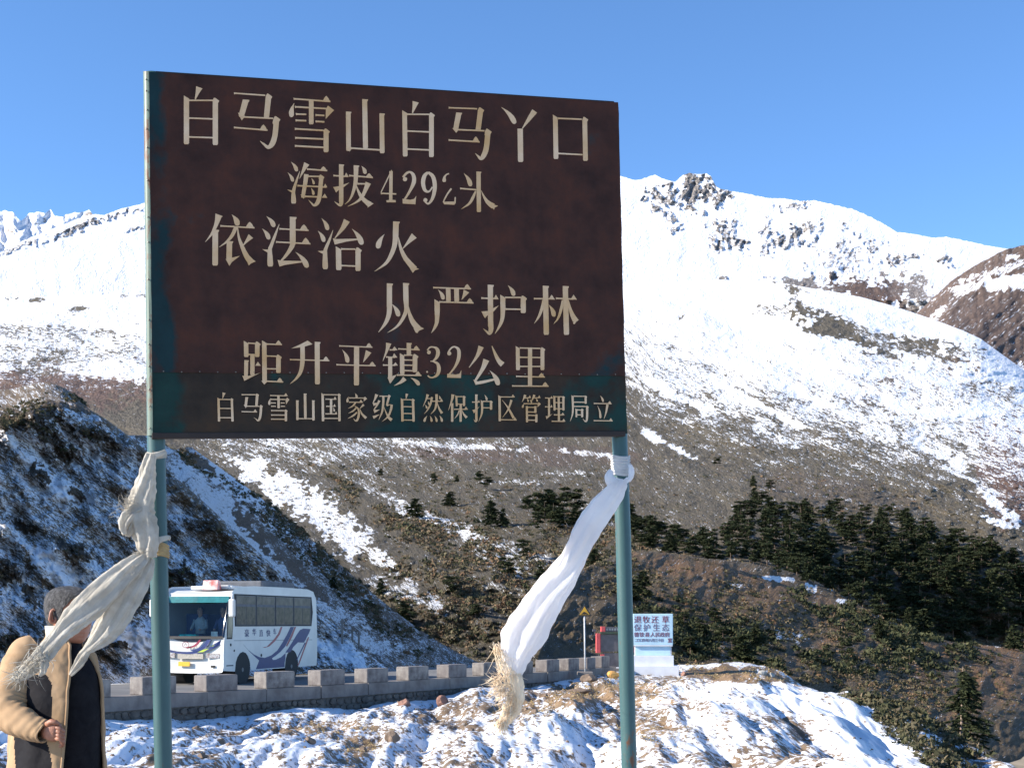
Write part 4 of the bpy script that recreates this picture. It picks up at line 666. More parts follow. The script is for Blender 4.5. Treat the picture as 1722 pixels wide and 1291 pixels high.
M_mort = simple('masonry mortar', (.11, .095, .08), .95, scale=4)
wall = thing('roadside_wall', 'low concrete roadside parapet with faded square blocks on a rubble stone base', 'wall', (WP[0][0], WP[0][1], -.9))
random.seed(11)
for i in range(len(WP)):
    p = Vector(WP[i]); q = Vector(WP[i + 1]) if i + 1 < len(WP) else p + (p - Vector(WP[i - 1]))
    t = (q - p).normalized(); nf = Vector((t.y, -t.x)); L_ = (q - p).length
    R = Matrix(((t.x, -nf.x, 0), (t.y, -nf.y, 0), (0, 0, 1)))
    def bx(a0, a1, n0, n1, z0, z1, name, mat, bev):
        c = p + t * (a0 + a1) / 2 + nf * (n0 + n1) / 2; m = MB(); m.box((0, 0, 0), (a1 - a0, n1 - n0, z1 - z0))
        me_c = Vector((c.x, c.y, (z0 + z1) / 2)); o = m.build(name, mat, world=False, bevel=bev); o.parent = wall
        o.location = me_c - wall.location; o.rotation_euler = (0, 0, math.atan2(t.y, t.x)); return o
    j = random.uniform(-.02, .02); lb = min(1.14, L_ * .56)
    bx(0 + j, lb + j, 0, .50, -.24, .212 + random.uniform(-.015, .015), 'block', M_conc, .03)
    bx(.0, L_ - .012, -.03, .54, -.60, -.238, 'footing', M_conc2, .012)
mb = MB(); ms = MB()
for i in range(len(WP) - 1):
    p = Vector(WP[i]); q = Vector(WP[i + 1]); t = (q - p).normalized(); nf = Vector((t.y, -t.x)); L_ = (q - p).length
    R = Matrix(((t.x, nf.x, 0), (t.y, nf.y, 0), (0, 0, 1)))
    c = p + t * L_ / 2 + nf * .24; mb.box((c.x, c.y, -.98), (L_, .5, .75), R)
    z = -.62
    while z > -1.3:
        h = random.uniform(.13, .22); a = random.uniform(-.1, 0)
        while a < L_ - .05:
            l = random.uniform(.16, .42); c = p + t * (a + l / 2) + nf * (.49 + random.uniform(0, .05)); n = 8
            vs = []; 
            for rr, dp in ((1, -.05), (.96, .012), (.7, .03)):
                for k in range(n):
                    an = 2 * math.pi * k / n + .3; jx = 1 + random.uniform(-.12, .12)
                    sq = 1 / max(abs(math.cos(an)), abs(math.sin(an))) ** .95
                    u = math.cos(an) * sq * l * .47 * rr * jx; w_ = math.sin(an) * sq * h * .47 * rr * jx
                    vs.append(Vector((c.x, c.y, z - h / 2 + w_)) + Vector((t.x, t.y, 0)) * u + Vector((nf.x, nf.y, 0)) * dp)
            ms.add(vs, [(r * n + k, r * n + (k + 1) % n, (r + 1) * n + (k + 1) % n, (r + 1) * n + k) for r in range(2) for k in range(n)] + [tuple(2 * n + k for k in range(n))])
            a += l + .012
        z -= h + .01
mb.build('masonry_core', M_mort, wall); ms.build('masonry_stones', M_stone, wall, kind='stuff')

def textmesh(s, size, name='lettering'):
    cu = bpy.data.curves.new(name, 'FONT'); cu.body = s; cu.size = size; cu.align_x = 'CENTER'; cu.align_y = 'CENTER'; cu.extrude = .004; cu.resolution_u = 2
    o = bpy.data.objects.new(name, cu); C.objects.link(o); dg = bpy.context.evaluated_depsgraph_get()
    me = bpy.data.meshes.new_from_object(o.evaluated_get(dg)); bpy.data.objects.remove(o); bpy.data.curves.remove(cu); return me
def put_text(s, size, mat, parent, M, name='lettering', sx=1.0, bold=0):
    me = textmesh(s, size, name); me.transform(Matrix.Diagonal((sx, 1, 1, 1)))
    me.materials.clear(); me.materials.append(mat); me.transform(M); o = bpy.data.objects.new(name, me); C.objects.link(o); o.parent = parent; return o

M_white = simple('white bus paint', (.62, .61, .58), .35, var=.12, scale=.9)
M_glass = simple('dark tinted glass', (.03, .04, .045), .08, var=.5, scale=2)
M_pane = simple('side glass with painted reflections', (.085, .065, .05), .3, scale=5, col2=(.006, .006, .006), spec=.15)  # brown and black mottle paints reflections into the pane colour
M_pane2 = simple('pale mottled glass', (.13, .11, .09), .35, scale=3.5, col2=(.04, .035, .03), spec=.2)  # upper panes: paler mottled tone than the lower ones
M_black = simple('black rubber', (.012, .012, .013), .7)
M_blue = simple('blue livery', (.006, .022, .13), .45, var=.1)
M_red = simple('red livery', (.26, .02, .045), .35, var=.1)
M_yel = simple('yellow plate', (.75, .42, .02), .5, var=.1)
M_lime = simple('lime livery', (.45, .55, .05), .4)
M_grey = simple('mid grey plastic', (.10, .105, .12), .6)
M_lamp = simple('lamp glass', (.5, .5, .5), .15, col2=(.2, .12, .1), scale=20)
M_rim = simple('dusty wheel steel', (.16, .15, .14), .6)
m, nt, b_, o_ = newmat('clear windscreen'); 
for k, v in (('Base Color', (.75, .95, .95, 1)), ('Roughness', .02), ('Transmission Weight', 1.0), ('IOR', 1.02)): b_.inputs[k].default_value = v
tr = N(nt, 'ShaderNodeBsdfTransparent'); tr.inputs[0].default_value = (.85, .97, .97, 1); gl = N(nt, 'ShaderNodeBsdfGlossy'); gl.inputs['Roughness'].default_value = .03
mx = N(nt, 'ShaderNodeMixShader'); fr = N(nt, 'ShaderNodeFresnel', i_IOR=1.5); nt.links.new(fr.outputs[0], mx.inputs[0]); nt.links.new(tr.outputs[0], mx.inputs[1]); nt.links.new(gl.outputs[0], mx.inputs[2]); nt.links.new(mx.outputs[0], o_.inputs[0]); M_wscr = m
BW = 1.2
bus = thing('coach', 'white coach with blue and red swooshes driving along the road behind the wall', 'bus', (-10.195, 45.32, RZ + .03), math.atan2(-.961, -.275))
# local: +x forward (front at 0), +y toward the visible side, z up
prof = [(.10, .40), (.015, .52), (0, .75), (0, 1.0), (-.02, 1.25), (-.06, 1.5), (-.28, 2.2), (-.5, 2.8), (-.62, 2.93), (-.95, 3.02), (-2.0, 3.06), (-4.5, 3.07), (-6.3, 3.05), (-6.75, 2.98), (-6.92, 2.8), (-6.98, 2.0), (-7.02, 1.2), (-7.02, .8), (-6.95, .45)]
lanes = [(-1.2, .12), (-1.185, .06), (-1.13, .02), (-1.02, .0), (-.5, -.03), (0, -.045), (.5, -.03), (1.02, 0), (1.13, .02), (1.185, .06), (1.2, .12)]
vs = []; n = len(prof)
for i, (x, z) in enumerate(prof):
    a = Vector(prof[max(i - 1, 0)]); b = Vector(prof[min(i + 1, n - 1)]); t = (b - a).normalized(); nr = Vector((t.y, -t.x)) * -1
    for y, ins in lanes: vs.append((x - nr.x * ins * -1 * -1 if False else x - nr.x * ins, y, z - nr.y * ins))
m_ = len(lanes); fs = []
for i in range(n - 1):
    for j in range(m_ - 1):
        if 5 <= i < 7 and 1 <= j < m_ - 2: continue
        fs.append((i * m_ + j, i * m_ + j + 1, (i + 1) * m_ + j + 1, (i + 1) * m_ + j))
body = MB(); body.add(vs, fs)
def edge(j): return [Vector(vs[i * m_ + j]) for i in range(n)]
for j, sg in ((m_ - 1, 1), (0, -1)):
    e = edge(j); out = list(e)
    bot = []
    for cx in (-4.95, -1.22):
        bot.append(Vector((cx - .56, sg * BW, .42)))
        for k in range(9): a = math.pi - math.pi * k / 8; bot.append(Vector((cx + .54 * math.cos(a), sg * BW, .50 + .54 * math.sin(a))))
        bot.append(Vector((cx + .56, sg * BW, .42)))
    body.add(out + bot, [tuple(range(len(out) + len(bot)))])
    # window opening depth is on the panes
body.build('body', M_white, bus, world=False, smooth=False)
mb = MB(); mb.box((-3.5, 0, .62), (6.6, 2.3, .12)); mb.box((-3.6, 0, 1.35), (5.2, 2.3, .05)); mb.build('floor', M_black, bus, world=False)
for cx in (-4.95, -1.22):
    for sg in (1, -1):
        w_ = MB(); w_.tube([(cx, sg * .92, .46), (cx, sg * .95, .46), (cx, sg * 1.12, .46), (cx, sg * 1.16, .46)], [.40, .455, .455, .41], 28); wh = w_.build('wheel', M_black, bus, world=False, smooth=False, bevel=.0)
        r_ = MB(); r_.tube([(cx, sg * 1.10, .46), (cx, sg * 1.175, .46)], [.25, .21], 20); r_.tube([(cx, sg * 1.16, .46), (cx, sg * 1.20, .46)], [.08, .07], 12); o = r_.build('rim', M_rim, wh, world=False)
        a_ = MB(); a_.tube([(cx, sg * .7, .5), (cx, sg * 1.19, .5)], [.53, .53], 24, caps=True); o = a_.build('wheel_well', M_black, bus, world=False)
def panel(pts, y, th=.012): # outline (s,z) on the visible side
    m = MB(); m.prism([(-s, y, z) for s, z in pts], (0, -th, 0)); return m
panel([(.66, 1.86), (6.62, 1.86), (6.74, 2.35), (6.62, 2.90), (.60, 2.90)], BW + .006, .01).build('window_band', M_black, bus, world=False)
xs = [.70, 2.16, 3.62, 5.08, 6.56]
for a, b in zip(xs[:-1], xs[1:]):
    w_ = panel([(a + .03, 1.9), (b - .03, 1.9), (b - .03, 2.86), (a + .03, 2.86)], BW + .010, .008).build('window', M_grey, bus, world=False)
    mid = (a + b) / 2
    for q, mt in (([(a + .06, 2.58), (b - .06, 2.58), (b - .06, 2.84), (a + .06, 2.84)], M_pane2), ([(a + .06, 1.92), (mid - .015, 1.92), (mid - .015, 2.50), (a + .06, 2.50)], M_pane), ([(mid + .015, 1.92), (b - .06, 1.92), (b - .06, 2.50), (mid + .015, 2.50)], M_pane)):
        panel(q, BW + .014, .006).build('pane', mt, w_, world=False)
dw = panel([(.10, 1.46), (.47, 1.46), (.52, 1.9), (.50, 2.26), (.16, 2.26)], BW + .008, .01).build('driver_window', M_black, bus, world=False)
panel([(.14, 1.5), (.44, 1.5), (.48, 1.9), (.46, 2.22), (.19, 2.22)], BW + .013, .006).build('pane', M_glass, dw, world=False)
panel([(.20, 2.36), (.5, 2.36), (.5, 2.60), (.24, 2.60)], BW + .008, .01).build('small_window', M_glass, bus, world=False)
bi = Matrix.Translation(bus.location) @ bus.rotation_euler.to_matrix().to_4x4(); bi = bi.inverted()
def bside(px, py, y=BW):
    o = bi @ Vector((0, 0, EYE)); r = (bi @ P(px, py, 1.0)) - o; t = (y - o.y) / r.y; q = o + r * t; return (-q.x, q.z)
def z8(l, y): return [bside(380 + a / 10.76, 1040 + b / 10.76) for a, b in l]
def clampz(l): return [(min(max(s, .06), 6.93), max(z, .45)) for s, z in l]
up_ = [(310, 460), (400, 560), (500, 640), (600, 690), (700, 705), (820, 660), (930, 570), (1020, 430), (1100, 290), (1170, 145)]
dn_ = [(1232, 145), (1160, 320), (1070, 500), (980, 600), (900, 665), (830, 712)]
panel(clampz(z8(up_ + dn_ + [(600, 752), (540, 700), (420, 585)], 0)), BW + .004, .006).build('blue_swoosh', M_blue, bus, world=False)
panel(clampz(z8([(600, 752), (700, 730), (830, 712), (850, 742), (900, 738), (1000, 690), (1075, 620), (1075, 700), (1060, 800), (1060, 965), (540, 975)], 0)), BW + .0045, .006).build('blue_skirt', M_blue, bus, world=False)
panel(clampz(z8([(1075, 610), (1130, 530), (1200, 420), (1270, 300), (1340, 200), (1400, 175), (1530, 185), (1500, 260), (1410, 430), (1300, 425), (1215, 510), (1170, 600), (1100, 610)], 0)), BW + .005, .006).build('blue_swoosh', M_blue, bus, world=False)
panel(clampz(z8([(660, 515), (740, 500), (860, 380), (940, 270), (990, 145), (1022, 145), (975, 280), (890, 400), (780, 500), (700, 522)], 0)), BW + .004, .006).build('red_swoosh', M_red, bus, world=False)
panel(clampz(z8([(1240, 145), (1268, 145), (1195, 330), (1105, 500), (1085, 490), (1165, 320)], 0)), BW + .0065, .006).build('red_swoosh', M_red, bus, world=False)
panel(clampz(z8([(1265, 750), (1290, 735), (1445, 430), (1420, 430)], 0)), BW + .004, .006).build('thin_stripe', M_blue, bus, world=False)
panel(clampz(z8([(1290, 850), (1320, 835), (1505, 330), (1482, 330)], 0)), BW + .004, .006).build('thin_stripe', M_red, bus, world=False)
for ch, (a, b), hgt in (('豪', (375, 268), .27), ('华', (510, 250), .24), ('直', (635, 268), .25), ('快', (765, 265), .25), ('车', (882, 240), .22)):
    s, z = bside(380 + a / 10.76, 1040 + b / 10.76)
    put_text(ch, hgt, M_blue, bus, Matrix.Translation((-s, BW + .006, z)) @ Matrix(((-1, 0, 0, 0), (0, 0, 1, 0), (0, 1, 0, 0), (0, 0, 0, 1))), sx=1.25)
for (a, b, r) in ((85, 470, .045), (148, 575, .035), (637, 658, .05)):
    s, z = bside(380 + a / 10.76, 1040 + b / 10.76); m = MB(); m.tube([(-s, BW - .01, z), (-s, BW + .012, z)], r, 12); m.build('filler_cap', M_black, bus, world=False)
panel([(.08, .60), (.55, .60), (.55, .64), (.08, .64)], BW + .004, .006).build('side_marker', M_grey, bus, world=False)
panel([(.6, 1.40), (6.7, 1.36), (6.7, 1.375), (.6, 1.415)], BW + .0035, .005).build('side_seam', M_grey, bus, world=False)
# front
ws = MB(); gp = []
for i in (5, 6, 7):
    for j in range(1, m_ - 1): gp.append(Vector(vs[i * m_ + j]) + Vector((.004, 0, 0)))
k_ = m_ - 2; ws.add(gp, [(i * k_ + j, i * k_ + j + 1, (i + 1) * k_ + j + 1, (i + 1) * k_ + j) for i in range(2) for j in range(k_ - 1)])
ws.build('windscreen', M_wscr, bus, world=False, smooth=True)
for z0, z1, x0, x1, nm, mt in ((2.62, 2.82, -.46, -.50, 'sun_band', simple('teal sun band', (.01, .16, .17), .3)), (1.47, 1.55, -.03, -.06, 'windscreen_rubber', M_black)):
    m = MB(); m.add([(x0 + .03, -1.1, z0), (x0 + .055, 0, z0), (x0 + .03, 1.1, z0), (x1 + .03, 1.1, z1), (x1 + .055, 0, z1), (x1 + .03, -1.1, z1)], [(0, 1, 4, 5), (1, 2, 3, 4)]); m.build(nm, mt, bus, world=False)
m = MB(); m.box((-.45, 0, 1.42), (.75, 2.1, .16)); m.box((-.9, .62, 1.2), (.3, .9, .5)); m.build('dashboard', M_grey, bus, world=False, bevel=.02)
m = MB(); m.box((-.33, -.25, 1.56), (.25, .62, .10)); m.build('dash_cloth', simple('turquoise cloth', (.02, .5, .42), .7), bus, world=False, bevel=.04)
m = MB(); m.box((-.28, .68, 1.6), (.03, .22, .2)); m.build('dash_card', simple('white card', (.7, .7, .65), .7), bus, world=False)
for q, (sx_, sy_) in enumerate(((-1.35, .62), (-1.35, -.62), (-2.2, .6), (-2.2, -.6), (-3.1, .6), (-3.1, -.6))):
    m = MB(); m.box((sx_, sy_, 1.55), (.5, .8, .14)); m.box((sx_ - .25, sy_, 1.9), (.14, .8, .75)); m.build('seat', simple('blue seat', (.03, .05, .12), .9), bus, world=False, bevel=.04)
def front(pts, x=.05, th=.02, follow=True):
    m = MB(); ps = []
    for y, z in pts:
        zz = [p_[1] for p_ in prof[:8]]; xx = [p_[0] for p_ in prof[:8]]; xf = float(np.interp(z, zz, xx)) + .045 * (1 - (y / 1.2) ** 2) - (0 if abs(y) < 1.0 else (abs(y) - 1.0) * .35)
        ps.append((xf + x - .05 + .006, y, z))
    m.prism(ps, (-th, 0, 0)); return m
front([(-1.0, .86), (-1.02, 1.0), (-.55, 1.02), (-.55, .86)]).build('headlight', M_lamp, bus, world=False)
front([(.55, .86), (.55, 1.02), (1.02, 1.0), (1.0, .86)]).build('headlight', M_lamp, bus, world=False)
front([(-.45, .83), (.45, .83), (.45, .99), (-.45, .99)]).build('grille', simple('pale grille', (.42, .38, .32), .6, scale=30), bus, world=False)
pl = front([(-.42, .60), (-.02, .60), (-.02, .74), (-.42, .74)], th=.03).build('number_plate', M_yel, bus, world=False)
front([(.72, .56), (.86, .56), (.86, .63), (.72, .63)]).build('fog_light', M_black, bus, world=False)
m = front([(-1.14, .80), (1.12, .80), (1.12, .815), (-1.14, .815)]); m.build('bumper_seam', M_grey, bus, world=False)
def arc(pts, n=8):
    q = crom(np.array(pts, float), np.linspace(0, len(pts) - 1, n * (len(pts) - 1) + 1)); return [tuple(v) for v in q]
front(arc([(-1.1, 1.2), (-.5, 1.07), (.1, 1.07), (.6, 1.2), (1.05, 1.44)], 5) + arc([(1.15, 1.36), (.7, 1.12), (.2, 1.0), (-.4, 1.0), (-1.05, 1.12)], 5), .054).build('blue_swoosh', M_blue, bus, world=False)
front(arc([(-.2, 1.2), (.1, 1.26), (.3, 1.44)], 5) + arc([(.36, 1.44), (.2, 1.24), (-.1, 1.16)], 5), .055).build('red_swoosh', M_red, bus, world=False)
front(arc([(.0, 1.10), (.35, 1.2), (.56, 1.44)], 5) + arc([(.7, 1.44), (.5, 1.17), (.1, 1.07)], 5), .0535).build('blue_swoosh', M_blue, bus, world=False)
front([(.25, 1.04), (.45, 1.05), (.85, 1.28), (.7, 1.24)], .056).build('lime_flash', M_lime, bus, world=False)
m = MB()
for k in range(18): 
    a = 2 * math.pi * k / 18
for r_, yy in ((.09, -.15),):
    pts_ = [(.065, yy + r_ * 1.3 * math.cos(2 * math.pi * k / 20), 1.28 + r_ * math.sin(2 * math.pi * k / 20)) for k in range(21)]; m.tube(pts_, .008, 5)
    m.tube([(.068, yy - .05, 1.25), (.07, yy, 1.33), (.068, yy + .05, 1.25)], .008, 5)
m.build('emblem', M_red, bus, world=False)
for sg in (1, -1):
    m = MB(); m.tube([(-.55, sg * 1.12, 2.92), (-.3, sg * 1.30, 2.86), (-.1, sg * 1.38, 2.7)], .03, 8); mr = m.build('mirror_arm', M_white, bus, world=False, smooth=True)
    m = MB(); m.box((-.08, sg * 1.40, 2.44), (.14, .22, .58)); m.build('mirror', M_white, bus, world=False, bevel=.06)
m = MB(); m.box((-2.1, 0, 3.12), (1.5, 1.5, .12)); m.build('roof_hatch', M_white, bus, world=False, bevel=.03)
m = MB(); m.box((-4.4, 0, 3.22), (2.6, 1.9, .34)); m.build('air_conditioner', M_grey, bus, world=False, bevel=.04)
m = MB(); m.prism([(-.95, -.12, 3.04), (-1.25, -.12, 3.04), (-1.15, -.12, 3.34), (-1.03, -.12, 3.36)], (0, .55, 0)); m.build('roof_sign', simple('red and white sign', (.7, .6, .58), .5, col2=(.5, .05, .04), scale=3), bus, world=False, bevel=.02)
m = MB(); m.box((-1.5, .42, 3.14), (.4, .45, .12)); m.build('roof_box', M_white, bus, world=False, bevel=.03)
# people seen through the windscreen
def seated(px_, py_, name_l, coat, fx, fy):
    w0 = bus.matrix_basis
    t = thing('person', name_l, 'person', Matrix.Translation(bus.location) @ bus.rotation_euler.to_matrix().to_4x4() @ Vector((fx, fy, 1.62)), bus.rotation_euler.z)
    m = MB(); m.tube([(0, 0, 0), (0, 0, .2), (0, 0, .42), (0, 0, .5), (0, 0, .58)], [.17, .19, .21, .13, .06], 12, flat=.65, up=Vector((0, 1, 0)))
    for sg in (1, -1): m.tube([(0, sg * .19, .45), (.08, sg * .26, .2), (.32, sg * .17, .14)], [.065, .055, .045], 8)
    m.build('coat', coat, t, world=False, smooth=True)
    m = MB(); m.tube([(0.02, 0, .52), (.02, 0, .6), (.03, 0, .66), (.035, 0, .74), (.02, 0, .82), (0, 0, .85)], [.05, .06, .085, .095, .075, .02], 12); m.tube([(.12, 0, .72), (.15, 0, .69)], [.012, .018], 6)
    for sg in (1, -1): m.tube([(.31, sg * .17, .14), (.38, sg * .15, .14)], [.035, .03], 8)
    m.build('head_and_hands', simple('skin', (.42, .22, .14), .6), t, world=False, smooth=True)
    m = MB(); m.tube([(-.02, 0, .70), (-.02, 0, .80), (-.01, 0, .87), (-.01, 0, .88)], [.1, .1, .06, .01], 12); m.build('hair', M_black, t, world=False, smooth=True)
seated(0, 0, 'driver in a dark jacket seen behind the coach windscreen', simple('navy coat', (.04, .06, .14), .9), -1.15, .55)
seated(0, 0, 'passenger in a pale jacket behind the left part of the coach windscreen', simple('pale coat', (.3, .32, .33), .9), -1.1, -.25)
# ------------------------------------------------------------------ monument, signs, posts, rocks
M_lblue = simple('light blue painted plaster', (.42, .60, .72), .8, var=.1, scale=2)
M_wht = simple('white painted plaster', (.66, .67, .70), .8, var=.1, scale=2, bump=.2)
M_rtext = simple('dark red paint', (.20, .03, .05), .7)
M_btext = simple('faded blue red paint', (.16, .10, .16), .7)
MD = 60.0
c0 = P(1101, 1134, MD); rz = math.radians(-4)
mon = thing('stone_tablet', 'pale blue stone tablet on a stepped white plinth at the edge of the lay-by', 'monument', (c0.x, c0.y, c0.z), rz)
def mbox(x0, x1, z0, z1, d, name, mat, bev=.012, front=0.0):
    k = MD / F; cx = ((x0 + x1) / 2 - 1101) * k; m = MB(); m.box((cx, -front / 2, ((1134 - z0) + (1134 - z1)) / 2 * k), ((x1 - x0) * k, d, abs(z1 - z0) * k)); return m.build(name, mat, mon, world=False, bevel=bev)
mbox(1062, 1140, 1138, 1118.5, 1.5, 'lower_step', M_wht); mbox(1062.5, 1132, 1118.5, 1101.5, 1.1, 'upper_step', M_wht)
mbox(1069, 1127, 1101.5, 1086, .5, 'neck', M_lblue); mbox(1067.3, 1069, 1101.5, 1086, .49, 'neck_trim', M_wht); mbox(1127, 1128.7, 1101.5, 1086, .49, 'neck_trim', M_wht)
mbox(1065, 1130.5, 1086, 1084.2, .7, 'slab_trim', M_wht); mbox(1064.5, 1131, 1084.2, 1031.6, .68, 'slab', M_lblue, .02)
k = MD / F
def mtext(s, px_, py_, size_px, mat, sx=1.0):
    put_text(s, size_px * k * 1.12, mat, mon, Matrix.Translation(((px_ - 1101) * k, -.347, (1134 - py_) * k)) @ Matrix.Rotation(math.pi / 2, 4, 'X'), sx=sx)
for ch, a in zip('退牧还草', (1072.3, 1086.5, 1101, 1118.3)): mtext(ch, a, 1042.2, 11.5, M_rtext)
for ch, a in zip('保护生态', (1072.3, 1087.3, 1103.2, 1118.6)): mtext(ch, a, 1055.6, 11.5, M_btext)
for ch, a in zip('德钦县人民政府', (1070.2, 1079, 1088, 1097, 1105.2, 1113.2, 1121.4)): mtext(ch, a, 1067, 7.6, M_rtext)
for ch, a in zip('二〇〇四年六月三十日', (1070, 1074, 1077.5, 1082, 1087.8, 1092.6, 1097.8, 1103, 1108, 1112.6)): mtext(ch, a, 1076.2, 5.2, M_btext)
mtext('宣', 1125.8, 1076.5, 7.4, M_rtext)

# red framed notice boards behind the right post
M_red2 = simple('bright red paint', (.62, .09, .09), .6, var=.15, scale=3); M_slate = simple('grey slate board', (.13, .115, .12), .7, scale=5, col2=(.09, .08, .085))
M_brass = simple('dark green ledge', (.05, .07, .045), .8)
ND = 61.0; k2 = ND / F; c1 = P(1034, 1126, ND)
nb = thing('notice_board', 'grey notice boards with red side frames half hidden behind the right sign post', 'board', (c1.x, c1.y, c1.z), math.radians(6))
def nbox(x0, x1, y0, y1, d, name, mat, dy=0, bev=.01):
    m = MB(); m.box((((x0 + x1) / 2 - 1034) * k2, dy, (1126 - (y0 + y1) / 2) * k2), ((x1 - x0) * k2, d, (y1 - y0) * k2)); return m.build(name, mat, nb, world=False, bevel=bev)
nbox(1009, 1060, 1066, 1095, .12, 'upper_board', M_slate); nbox(1002, 1008.6, 1064.5, 1097, .24, 'red_frame', M_red2); nbox(1060.4, 1067, 1064.5, 1097, .24, 'red_frame', M_red2)
nbox(1008, 1061, 1062, 1065.6, .3, 'ledge', M_brass); nbox(1012, 1060, 1053.5, 1061.5, .14, 'top_panel', M_slate); nbox(1010, 1017, 1053, 1061.8, .2, 'red_block', M_red2)
for i in range(9): nbox(1019 + i * 4.5, 1021.8 + i * 4.5, 1056, 1059.5, .16, 'small_tile', simple('pale tile', (.3, .3, .3), .6) if i == 0 else bpy.data.materials['pale tile'], bev=0)
m = MB(); m.prism([((a - 1034) * k2, -.06, (1126 - b) * k2) for a, b in ((1014, 1097.5), (1062, 1097.5), (1062, 1121), (1009, 1121))], (0, .12, 0)); m.build('lower_board', M_slate, nb, world=False, bevel=.01)
m = MB(); m.prism([((a - 1034) * k2, -.14, (1126 - b) * k2) for a, b in ((1009, 1099.5), (1015.5, 1099.5), (1012, 1113), (1009.5, 1113))], (0, .1, 0)); m.build('red_wedge', M_red2, nb, world=False)
nbox(1009, 1062, 1121, 1123, .3, 'white_sill', M_wht); nbox(1008, 1063, 1123, 1128, .25, 'footing', M_conc2)
m = MB(); m.box(((999.5 - 1034) * k2, .1, (1126 - 1059.5) * k2), (.14, .14, .1)); m.tube([((999.5 - 1034) * k2, .1, (1126 - 1061) * k2), ((1001 - 1034) * k2, .1, (1126 - 1066) * k2)], .02, 6); m.build('side_lamp', M_grey, nb, world=False)

# warning sign
TD = 55.0; k3 = TD / F; c2 = P(984, 1133, TD)
ws_ = thing('warning_sign', 'yellow triangular road warning sign with black border on a thin white pole', 'road sign', (c2.x, c2.y, c2.z))
m = MB(); m.tube([(0, 0, -.1), ((982.5 - 984) * k3, 0, (1133 - 1020) * k3)], .028, 12); m.build('pole', simple('white pole paint', (.6, .6, .6), .6), ws_, world=False, smooth=True)
def tri(cx, cy, w_, h, y, th, name, mat):
    m = MB(); pts_ = []
    for (a, b) in ((cx, cy - h), (cx + w_ / 2, cy), (cx - w_ / 2, cy)):
        pts_.append(((a - 984) * k3, y, (1133 - b) * k3))
    m.prism(pts_, (0, th, 0)); return m.build(name, mat, ws_, world=False, bevel=.01)
tri(983, 1035.5, 24, 20, -.04, .02, 'plate', simple('dark border paint', (.03, .025, .02), .6)); tri(983, 1033.4, 17.5, 14, -.046, .006, 'plate_face', simple('amber reflective sheet', (.55, .30, .02), .5))
m = MB(); m.prism([((a - 984) * k3, -.05, (1133 - b) * k3) for a, b in ((976.5, 1032.4), (979, 1030.8), (982, 1028), (984, 1028.8), (988, 1031.2), (990, 1032.6))], (0, .003, 0)); m.build('symbol', M_black, ws_, world=False)
m = MB(); m.box((0, 0, .03), (.6, .6, .14)); m.build('base', M_conc2, ws_, world=False, bevel=.03)

def rock(name, label, cx, cy, d, w_, h, mat, seed, cat='rock', sink=.25, group=None, z=None):
    bm = bmesh.new(); bmesh.ops.create_icosphere(bm, subdivisions=3, radius=1); r = random.Random(seed); ax = [Vector((r.uniform(-1, 1), r.uniform(-1, 1), r.uniform(-1, 1))).normalized() for _ in range(11)]
    cut = [r.uniform(.55, .95) for _ in ax]; p = P(cx, cy, d); W_ = w_ / F * d / 2; H_ = h / F * d
    for v in bm.verts:
        for a, c in zip(ax, cut):
            q = v.co.dot(a)
            if q > c: v.co -= a * (q - c) * .9
        v.co += v.co * float(pnoise(v.co.x * 2.5 + seed, v.co.y * 2.5 + v.co.z)) * .12
        v.co.x *= W_; v.co.y *= W_ * .8; v.co.z *= H_ * .62
    me = bpy.data.meshes.new(name); bm.to_mesh(me); bm.free(); me.materials.append(mat)
    o = bpy.data.objects.new(name, me); C.objects.link(o); p.z = ground(p.x, p.y) if cx < 1420 else p.z; o.location = p + Vector((0, 0, H_ * (.62 - sink))); return prop(o, label, cat, group)
M_rk = simple('brown field stone', (.24, .17, .12), .9, scale=3, col2=(.12, .085, .06), bump=.8)
M_rky = simple('yellow ochre stone', (.70, .36, .10), .9, scale=3, bump=.6)
M_rkw = simple('whitewashed stone', (.4, .38, .34), .9, scale=3, bump=.5)
M_rkp = simple('reddish stone', (.28, .15, .11), .9, scale=3, bump=.7)
rock('boulder', 'yellow ochre boulder at the foot of the notice board', 1029, 1135, 56, 26, 13, M_rky, 1)
rock('boulder', 'round reddish boulder on the snow in front of the parapet', 743, 1176, 44, 21, 17, M_rkp, 2)
rock('boulder', 'brown boulder left of the round reddish one below the parapet', 681, 1197, 41, 24, 13, M_rkp, 3)
rock('boulder', 'jagged brown rock standing in sunlit snow at mid bottom', 660, 1256, 29.5, 26, 20, M_rk, 4)
rock('boulder', 'brown slab of rock with a thin board resting beside the warning sign', 975, 1162, 47, 40, 9, M_rk, 5)
rock('boulder', 'dark stone at the foot of the warning sign pole', 990, 1141, 53, 30, 13, M_rk, 6)
rock('boulder', 'small brown stone just below the frayed end of the white scarf', 898, 1226, 33, 16, 9, M_rk, 7)
rock('boulder', 'flat brown rock left of the stone below the frayed scarf', 848, 1232, 32, 34, 8, M_rk, 8)
rock('boulder', 'small rock in shaded snow right of the left post', 521, 1258, 29, 22, 12, M_rk, 9)
rock('boulder', 'snow capped brown rock right of the teal left post', 330, 1227, 33, 14, 9, M_rk, 10)
rock('boulder', 'left of two whitewashed stones near the earth mound', 1281, 1121, 60, 17, 9, M_rkw, 11)
rock('boulder', 'right of two whitewashed stones near the earth mound', 1297, 1122, 60, 12, 8, M_rkw, 12)
rock('boulder', 'pale stone beside the plinth of the stone tablet', 1150, 1130, 59, 11, 9, M_rkp, 13)
rock('boulder', 'left of two white stones on the far snow edge', 1375, 1150, 49, 14, 9, M_rkw, 14)
rock('boulder', 'right of two white stones on the far snow edge', 1393, 1152, 48, 17, 11, M_rkw, 15)
